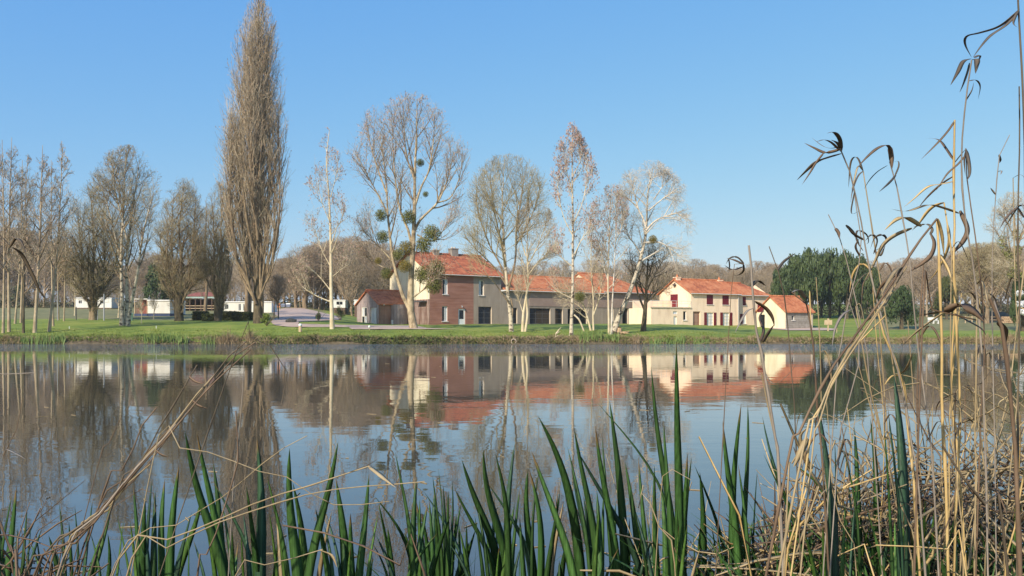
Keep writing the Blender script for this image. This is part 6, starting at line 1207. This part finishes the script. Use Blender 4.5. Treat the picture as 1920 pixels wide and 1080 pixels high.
reed(1.55, 'wide horizontal brown husk lying across the golden stems', [(1830, 600), (1800, 590), (1776, 584), (1750, 590), (1730, 596)], 6, [([(1770, 582), (1800, 574), (1826, 584), (1846, 604)], 22, 'reed_brown'), ([(1768, 584), (1745, 588), (1722, 592)], 12, 'reed_brown'), ([(1770, 586), (1740, 606), (1712, 628), (1690, 650)], 8, 'reed_tan'), ([(1790, 588), (1812, 600), (1840, 616), (1850, 630)], 5, 'reed_dark')], 'reed_brown', bx=1690, group=GR)
reed(1.6, 'straight dark stick leaning over the litter from the golden stems', [(1767, 836), (1790, 872), (1816, 910), (1850, 950), (1880, 985)], 9, [], 'reed_dark', bx=1960, group=GR)
reed(2.3, 'thin dark stick slanting up to the pale water beside the gold reeds', [(1878, 668), (1850, 705), (1822, 745), (1800, 782)], 4, [], 'reed_dark', bx=1700, group=GR)
reed(1.9, 'pale golden reed curving in from the evergreen trunks to the litter', [(1645, 580), (1652, 615), (1672, 660), (1690, 705), (1698, 760), (1706, 850), (1716, 940)], 7, [([(1690, 700), (1700, 690), (1712, 660)], 5, 'reed_tan')], 'reed_gold', group=GR)
reed(1.8, 'long pale stalk lying level over the litter at the bottom', [(1642, 1022), (1700, 1024), (1780, 1030), (1805, 1034)], 5, [], 'reed_gold', bx=1900, group=GR)
reed(1.7, 'slanting straw at the bottom of the litter with broken end', [(1571, 1042), (1600, 1058), (1640, 1078)], 5, [], 'reed_gold', bx=1750, group=GR)
reed(2.0, 'yellow kinked reed stalk rising beside the narrow iris blades', [(1525, 870), (1508, 930), (1490, 985), (1480, 1030), (1472, 1080)], 6, [([(1520, 880), (1512, 860), (1500, 820), (1516, 800)], 9, 'reed_tan')], 'reed_gold', group=GR)
reed(1.7, 'brown bent reed with a torn husk before the blue water', [(1514, 820), (1500, 850), (1486, 880), (1478, 900)], 6, [([(1514, 822), (1500, 850), (1488, 876)], 13, 'reed_tan')], 'reed_tan', bx=1440, group=GR)

# unremarkable stems of the right-hand stand
rs = random.Random(7); gg = 'plain golden stems in the reed stand'
for i in range(34):
    bx = rs.triangular(1540, 1950, 1800); Y = rs.uniform(1.8, 3.2); top = rs.choice([rs.uniform(300, 560), rs.uniform(560, 760), rs.uniform(700, 900)]); ln = rs.gauss(0, 45) - (1780 - bx) * .12
    by = 1080; tx = bx + ln * 1.3 * (by - top) / 500
    mid = (bx * .5 + tx * .5 + rs.uniform(-20, 20), (by + top) / 2); stem = [(tx, top), ((tx + mid[0]) / 2 + rs.uniform(-4, 4), (top + mid[1]) / 2), mid, ((mid[0] + bx) / 2 + rs.uniform(-5, 5), (mid[1] + by) / 2), (bx, by)]
    lv = []
    for k in range(rs.choice([1, 2, 3, 4])):
        q = stem[rs.choice([0, 1, 2])]; dx = rs.choice([-1, 1]) * rs.uniform(15, 45); dy = rs.uniform(-30, 15); lv.append(([q, (q[0] + dx * .5, q[1] + dy), (q[0] + dx, q[1] + dy + rs.uniform(5, 40)), (q[0] + dx * 1.2, q[1] + dy + rs.uniform(35, 80))], rs.uniform(1.6, 4.5), rs.choice(['reed_tan', 'reed_brown', 'reed_gold', 'reed_dark'])))
    mk = rs.choice(['reed_gold', 'reed_tan', 'reed_tan', 'reed_brown'])
    lb = '%s %s stem in the reed stand with %s, its tip %s' % ('slanting' if abs(ln) > 45 else 'upright', {'reed_gold': 'golden', 'reed_tan': 'tan', 'reed_brown': 'brown'}[mk], ('one blade', 'two blades', 'three blades', 'four blades')[len(lv) - 1],
        'high against the sky' if top < 440 else 'against the far trees' if top < 590 else 'against the far bank' if top < 660 else 'against the reflections' if top < 800 else 'just above the litter')
    reed(Y, lb, stem, rs.uniform(2.2, 5.5), lv, mk, bx=bx + rs.uniform(-20, 20), group=gg)

# fallen bundle on the left
GL = 'reeds of the fallen slanting bundle'
bun = [((462, 640), (440, 655), (400, 706), (345, 775), (285, 850), (225, 920), (160, 985), (95, 1060)), ((480, 641), (440, 668), (395, 722), (330, 800), (270, 880), (210, 940), (140, 1010), (90, 1075)), ((470, 655), (420, 700), (380, 740), (318, 815), (262, 876), (200, 950), (140, 1020), (80, 1080)),
       ((370, 684), (354, 705), (340, 740), (318, 770), (300, 800), (262, 872), (215, 935)), ((294, 764), (276, 774), (262, 810), (246, 850), (222, 892), (190, 935)), ((228, 780), (218, 800), (205, 830), (190, 860), (178, 895)), ((405, 700), (360, 750), (310, 818), (262, 868), (196, 962), (120, 1040)),
       ((350, 770), (322, 800), (270, 856), (226, 915), (170, 985)), ((330, 795), (290, 842), (250, 884), (190, 960), (110, 1070)), ((300, 830), (262, 872), (214, 936), (150, 1000), (70, 1070)), ((282, 870), (240, 905), (200, 960), (130, 1030)), ((250, 880), (205, 944), (150, 1010), (60, 1085)), ((236, 905), (182, 960), (120, 1035), (40, 1090))]
bl = ['longest reed of the slanting bundle, ending in a dark tip at the far bank', 'reed of the bundle ending beside the arched grass blade', 'reed of the bundle lying just under the longest one', 'reed of the bundle with a sharp kink high at its end', 'reed of the bundle kinked sideways near the small dry tuft', 'shortest kinked stalk standing off the bundle', 'straight tan reed in the heart of the bundle']
for i, p in enumerate(bun):
    reed(2.0 + .05 * math.sin(i * 2.1), bl[i] if i < len(bl) else 'broken tan stalk packed into the lower bundle', list(p), [5, 4, 5, 5, 5, 3, 5, 5, 6, 6, 5, 6, 6][i], [([p[1], (p[1][0] + 12, p[1][1] + 10), (p[1][0] + 30, p[1][1] + 16)], 4, 'reed_brown')] if i in (3, 6, 8) else [],
         ['reed_dark', 'reed_brown', 'reed_brown', 'reed_dark', 'reed_brown', 'reed_brown', 'reed_tan', 'reed_brown', 'reed_grey', 'reed_dark', 'reed_tan', 'reed_brown', 'reed_brown'][i], bx=20 - i * 6, group=GL)
def loose(Y, label, pts, w, m, leaf=None, name='dead_reed', cat='dead reed', bx=None, tube=True):
    if tube: return reed(Y, label, pts, w, leaf or [], m, bx=bx)
loose(1.9, 'thin dark blade arching from the bundle tip down over the poplar reflection', [(528, 756), (540, 715), (536, 690), (520, 665), (500, 645), (470, 652), (440, 668)], 3.2, 'reed_dark', bx=100)
loose(2.2, 'thin upright green-brown stem crossing the dark poplar reflection', [(458, 640), (456, 720), (450, 790), (444, 860), (438, 900)], 2.6, 'reed_grey', bx=405)
loose(1.7, 'kinked brown stem rising to the poplar reflection', [(442, 770), (446, 830), (445, 880), (430, 920), (412, 980), (390, 1040), (370, 1080)], 5, 'reed_brown', bx=310)
loose(1.6, 'long pale straw slanting from the bottom up to the small knotted tip', [(796, 903), (740, 908), (660, 914), (580, 926), (480, 956), (400, 984), (300, 1034), (240, 1070)], 4.2, 'reed_tan', bx=60)
loose(1.65, 'long tan straw lying just above the knotted-tip one, ending in a folded blade', [(692, 874), (660, 884), (600, 905), (500, 935), (420, 970), (330, 1010), (210, 1078)], 5, 'reed_tan', [([(692, 874), (712, 890), (742, 914)], 10, 'reed_tan'), ([(655, 885), (690, 872), (712, 858)], 3, 'reed_brown')], bx=20)
loose(1.8, 'thin pale straw slanting up to a forked end above the iris tips', [(576, 817), (545, 832), (510, 855), (470, 888), (420, 930), (330, 985), (210, 1070)], 3, 'reed_tan', bx=30)
loose(1.7, 'wavy pale straw drooping to the level over the broad iris blades', [(730, 940), (680, 946), (610, 944), (570, 915), (540, 895), (480, 882), (400, 850), (330, 840), (288, 858)], 3, 'reed_tan', bx=120)
loose(1.25, 'thick red-brown stem cutting low across the foreground irises', [(530, 985), (580, 993), (640, 1008), (700, 1032), (760, 1066), (800, 1090)], 7, 'reed_brown', bx=1050)
loose(2.0, 'pale straw rising from the bottom towards the broad iris clump', [(605, 1030), (560, 1044), (500, 1060), (440, 1080)], 3.5, 'reed_tan', [([(600, 1032), (622, 1042), (632, 1064)], 9, 'reed_tan')], bx=200)
loose(1.9, 'dark drooping blade in the sky-line of the copse at the view edge', [(20, 462), (10, 478), (-8, 500)], 4, 'reed_dark', [([(18, 464), (30, 447), (42, 458), (52, 490)], 5, 'reed_dark'), ([(24, 464), (40, 476), (58, 510), (76, 548), (86, 562)], 12, 'reed_dark'), ([(26, 450), (44, 448), (58, 466)], 3, 'reed_grey')], bx=-120)
loose(1.9, 'grey twig poking in from the view edge over the copse reflection', [(66, 699), (40, 713), (10, 722), (-20, 730)], 3.4, 'reed_grey', bx=-160)
loose(2.0, 'thin dark hanging stalk at the view edge before the copse reflection', [(42, 750), (36, 790), (20, 830), (0, 865), (-20, 890)], 2.6, 'reed_brown', [([(12, 842), (30, 850), (48, 861)], 3, 'reed_grey')], bx=-100)
loose(1.6, 'thick brown leaning stalk in the bottom corner', [(-4, 968), (12, 1010), (26, 1050), (32, 1080)], 9, 'reed_brown', bx=70)
loose(2.1, 'fine dry sprig drooping beside the bundle foot', [(292, 960), (288, 930), (282, 910), (250, 926), (200, 960), (140, 1000), (110, 1060)], 2.5, 'reed_brown', bx=60)
loose(2.0, 'thin tan stalk hooking over among the tall irises', [(1296, 900), (1290, 893), (1270, 905), (1240, 912)], 2.5, 'reed_tan', bx=1200)
loose(1.9, 'bent tan stalk dropping through the tall iris clump', [(1206, 910), (1196, 960), (1206, 915), (1222, 950), (1240, 1000), (1266, 1070)], 4, 'reed_tan', bx=1290)
loose(1.9, 'grey arched reed blade over the pale litter edge', [(1428, 700), (1440, 760), (1450, 830), (1462, 890)], 5, 'reed_tan', [([(1430, 690), (1450, 720), (1480, 700), (1500, 672)], 2.5, 'reed_grey')], bx=1480)

rng = np.random.default_rng(66); n = 150; y_ = 4.5 + 45 * rng.random(n) ** 2.2; x_ = X_at(rng.uniform(-60, 1980, n), y_); a_ = rng.random(n) * 3.14; L_ = rng.uniform(.015, .09, n)
c_ = np.stack([x_, y_, np.full(n, .003)], 1); d_ = np.stack([np.cos(a_) * L_, np.sin(a_) * L_, np.zeros(n)], 1); P = np.stack([c_ - d_, c_, c_ + d_], 1)
V, Q = tubes([(P, np.full((n, 3), .004), 4)], rng); tag(link('floating_debris', np_mesh('floating_debris', V, Q, M['reed_tan'])), 'specks of straw and bud scales floating on the pond', kind='stuff')
# litter mat under the reeds
rng = np.random.default_rng(55)
def litter(name, n, px0, px1, pyt, Y0, Y1, ws, m, label, seed, lens=(.15, .6), slope=1.0, peak=None):
    r = np.random.default_rng(seed); Y = r.uniform(Y0, Y1, n); px = r.uniform(px0, px1, n); hmax = CZ + (HY - np.interp(px, *pyt)) / F * Y
    z = .05 + (hmax - .05) * r.random(n) ** 1.1; x = X_at(px, Y); c = np.stack([x, Y, np.maximum(z, .04)], 1)
    a = r.normal(size=(n, 3)) * np.array([1, .8, slope]); a /= np.linalg.norm(a, axis=1, keepdims=True); L = r.uniform(*lens, n)[:, None]
    b = r.normal(size=(n, 3)) * .12; t = np.linspace(-.5, .5, 5)
    P = np.stack([c + a * L * t_ + b * L * (t_ * 2) ** 2 for t_ in t], 1); R_ = np.repeat((ws * (.5 + r.random(n)))[:, None], 5, 1) * np.array([.6, 1, 1, .9, .4])
    V, Q = tubes([(P, R_, 3)], r); TRI[0] += 2 * len(Q)
    tag(link(name, np_mesh(name, V, Q, M[m])), label, kind='stuff')
pyt = ([1360, 1400, 1450, 1500, 1600, 1700, 1800, 1900, 1990], [1080, 1040, 985, 930, 905, 895, 880, 860, 850])
litter('reed_litter', 420, 1360, 1990, pyt, 2.2, 3.3, .0035, 'reed_tan', 'pale tan litter of broken reeds', 1)
litter('reed_litter', 600, 1360, 1990, pyt, 2.3, 3.5, .0035, 'reed_brown', 'brown litter of broken reeds', 2)
litter('reed_litter', 130, 1360, 1990, pyt, 2.1, 3.1, .003, 'reed_gold', 'golden litter of broken reeds', 3)
litter('reed_litter', 700, 1400, 1990, ([1380, 1500, 1700, 1990], [1060, 990, 950, 920]), 2.4, 3.6, .004, 'reed_dark', 'dark litter of broken reeds, deep shade put into its colour', 4)  # darkest straws, low in the mat: its deep shade is put into their colour
litter('reed_litter', 160, 1200, 1420, ([1200, 1420], [1050, 1010]), 2.3, 3.0, .003, 'reed_tan', 'thin straw litter at the foot of the irises', 5, slope=.5)
litter('reed_litter', 130, -40, 120, ([-40, 120], [960, 1050]), 2.0, 2.8, .003, 'reed_brown', 'brown straw litter in the bottom corner', 6)
litter('reed_litter', 260, 1560, 1960, ([1560, 1700, 1960], [760, 700, 640]), 2.2, 3.3, .0022, 'reed_tan', 'fine bent straws between the standing reeds', 7, lens=(.1, .35))
def sedge(n, px0, px1, pyt, Y0, Y1, w, m, seed, label):
    r = np.random.default_rng(seed); Y = r.uniform(Y0, Y1, n); px = r.uniform(px0, px1, n); x = X_at(px, Y); h = (CZ + (HY - (pyt + 120 * r.random(n) ** .7)) / F * Y)
    lean = r.normal(size=(n, 2)) * .16; t = np.linspace(0, 1, 7); P = np.stack([np.stack([x + lean[:, 0] * q ** 2 * h * 1.6, Y + lean[:, 1] * q ** 2 * h, .02 + h * (q - .12 * q ** 3)], 1) for q in t], 1)
    R_ = np.repeat((w * (.6 + .8 * r.random(n)))[:, None], 7, 1) * (1.0 - t ** 3 * .95)[None]
    V, Q = tubes([(P, R_, 2)], r); tag(link('sedge', np_mesh('sedge', V, Q, M[m])), label, kind='stuff')
sedge(60, 120, 460, 985, 2.4, 3.2, .0022, 'iris', 1, 'fine green sedge between the iris clumps under the reed bundle'); sedge(70, 700, 1000, 950, 2.6, 3.4, .0022, 'iris', 2, 'fine green sedge in the middle foreground'); sedge(60, 1150, 1440, 985, 2.5, 3.2, .0022, 'iris', 3, 'fine green sedge around the tall irises')
sedge(260, 1400, 1950, 900, 2.1, 3.3, .006, 'iris', 4, 'green sedge growing up through the reed litter'); sedge(40, -30, 110, 975, 2.3, 3.0, .002, 'iris', 5, 'fine sedge in the bottom corner')
sedge(90, 1420, 1950, 880, 2.1, 3.2, .011, 'iris', 6, 'broad young iris leaves pushing through the reed litter'); sedge(60, 1440, 1950, 900, 2.0, 3.0, .009, 'iris_lime', 7, 'bright young leaves pushing through the reed litter')
# mound of rotted reed under the litter
def zm_(X, Y): 
    px = 960 + F * X / Y; top = np.interp(px, [1330, 1450, 1600, 1990], [.0, .28, .42, .50]); return -.15 + top * np.exp(-((Y - 2.75) / .75) ** 2) * 1.3 + .03 * np.sin(X * 23) * np.sin(Y * 19)
grid_mesh('reed_mound', np.arange(.55, 2.6, .05), np.arange(1.9, 3.9, .06), zm_, M['soil'])
print('tree/bank triangles', TRI[0])
hz_ = bpy.data.materials.new('haze'); hz_.use_nodes = True; n_ = hz_.node_tree.nodes; n_.remove(n_['Principled BSDF'])
pv = n_.new('ShaderNodeVolumePrincipled'); pv.inputs['Density'].default_value = .00028; pv.inputs['Color'].default_value = (1, .98, .95, 1); pv.inputs['Anisotropy'].default_value = .2
hz_.node_tree.links.new(pv.outputs[0], n_['Material Output'].inputs['Volume'])
mb = MB(); mb.box(-750, 750, -310, 950, -2, 45); tag(mb.build('haze', hz_), 'thin pale spring haze in the air', kind='stuff')
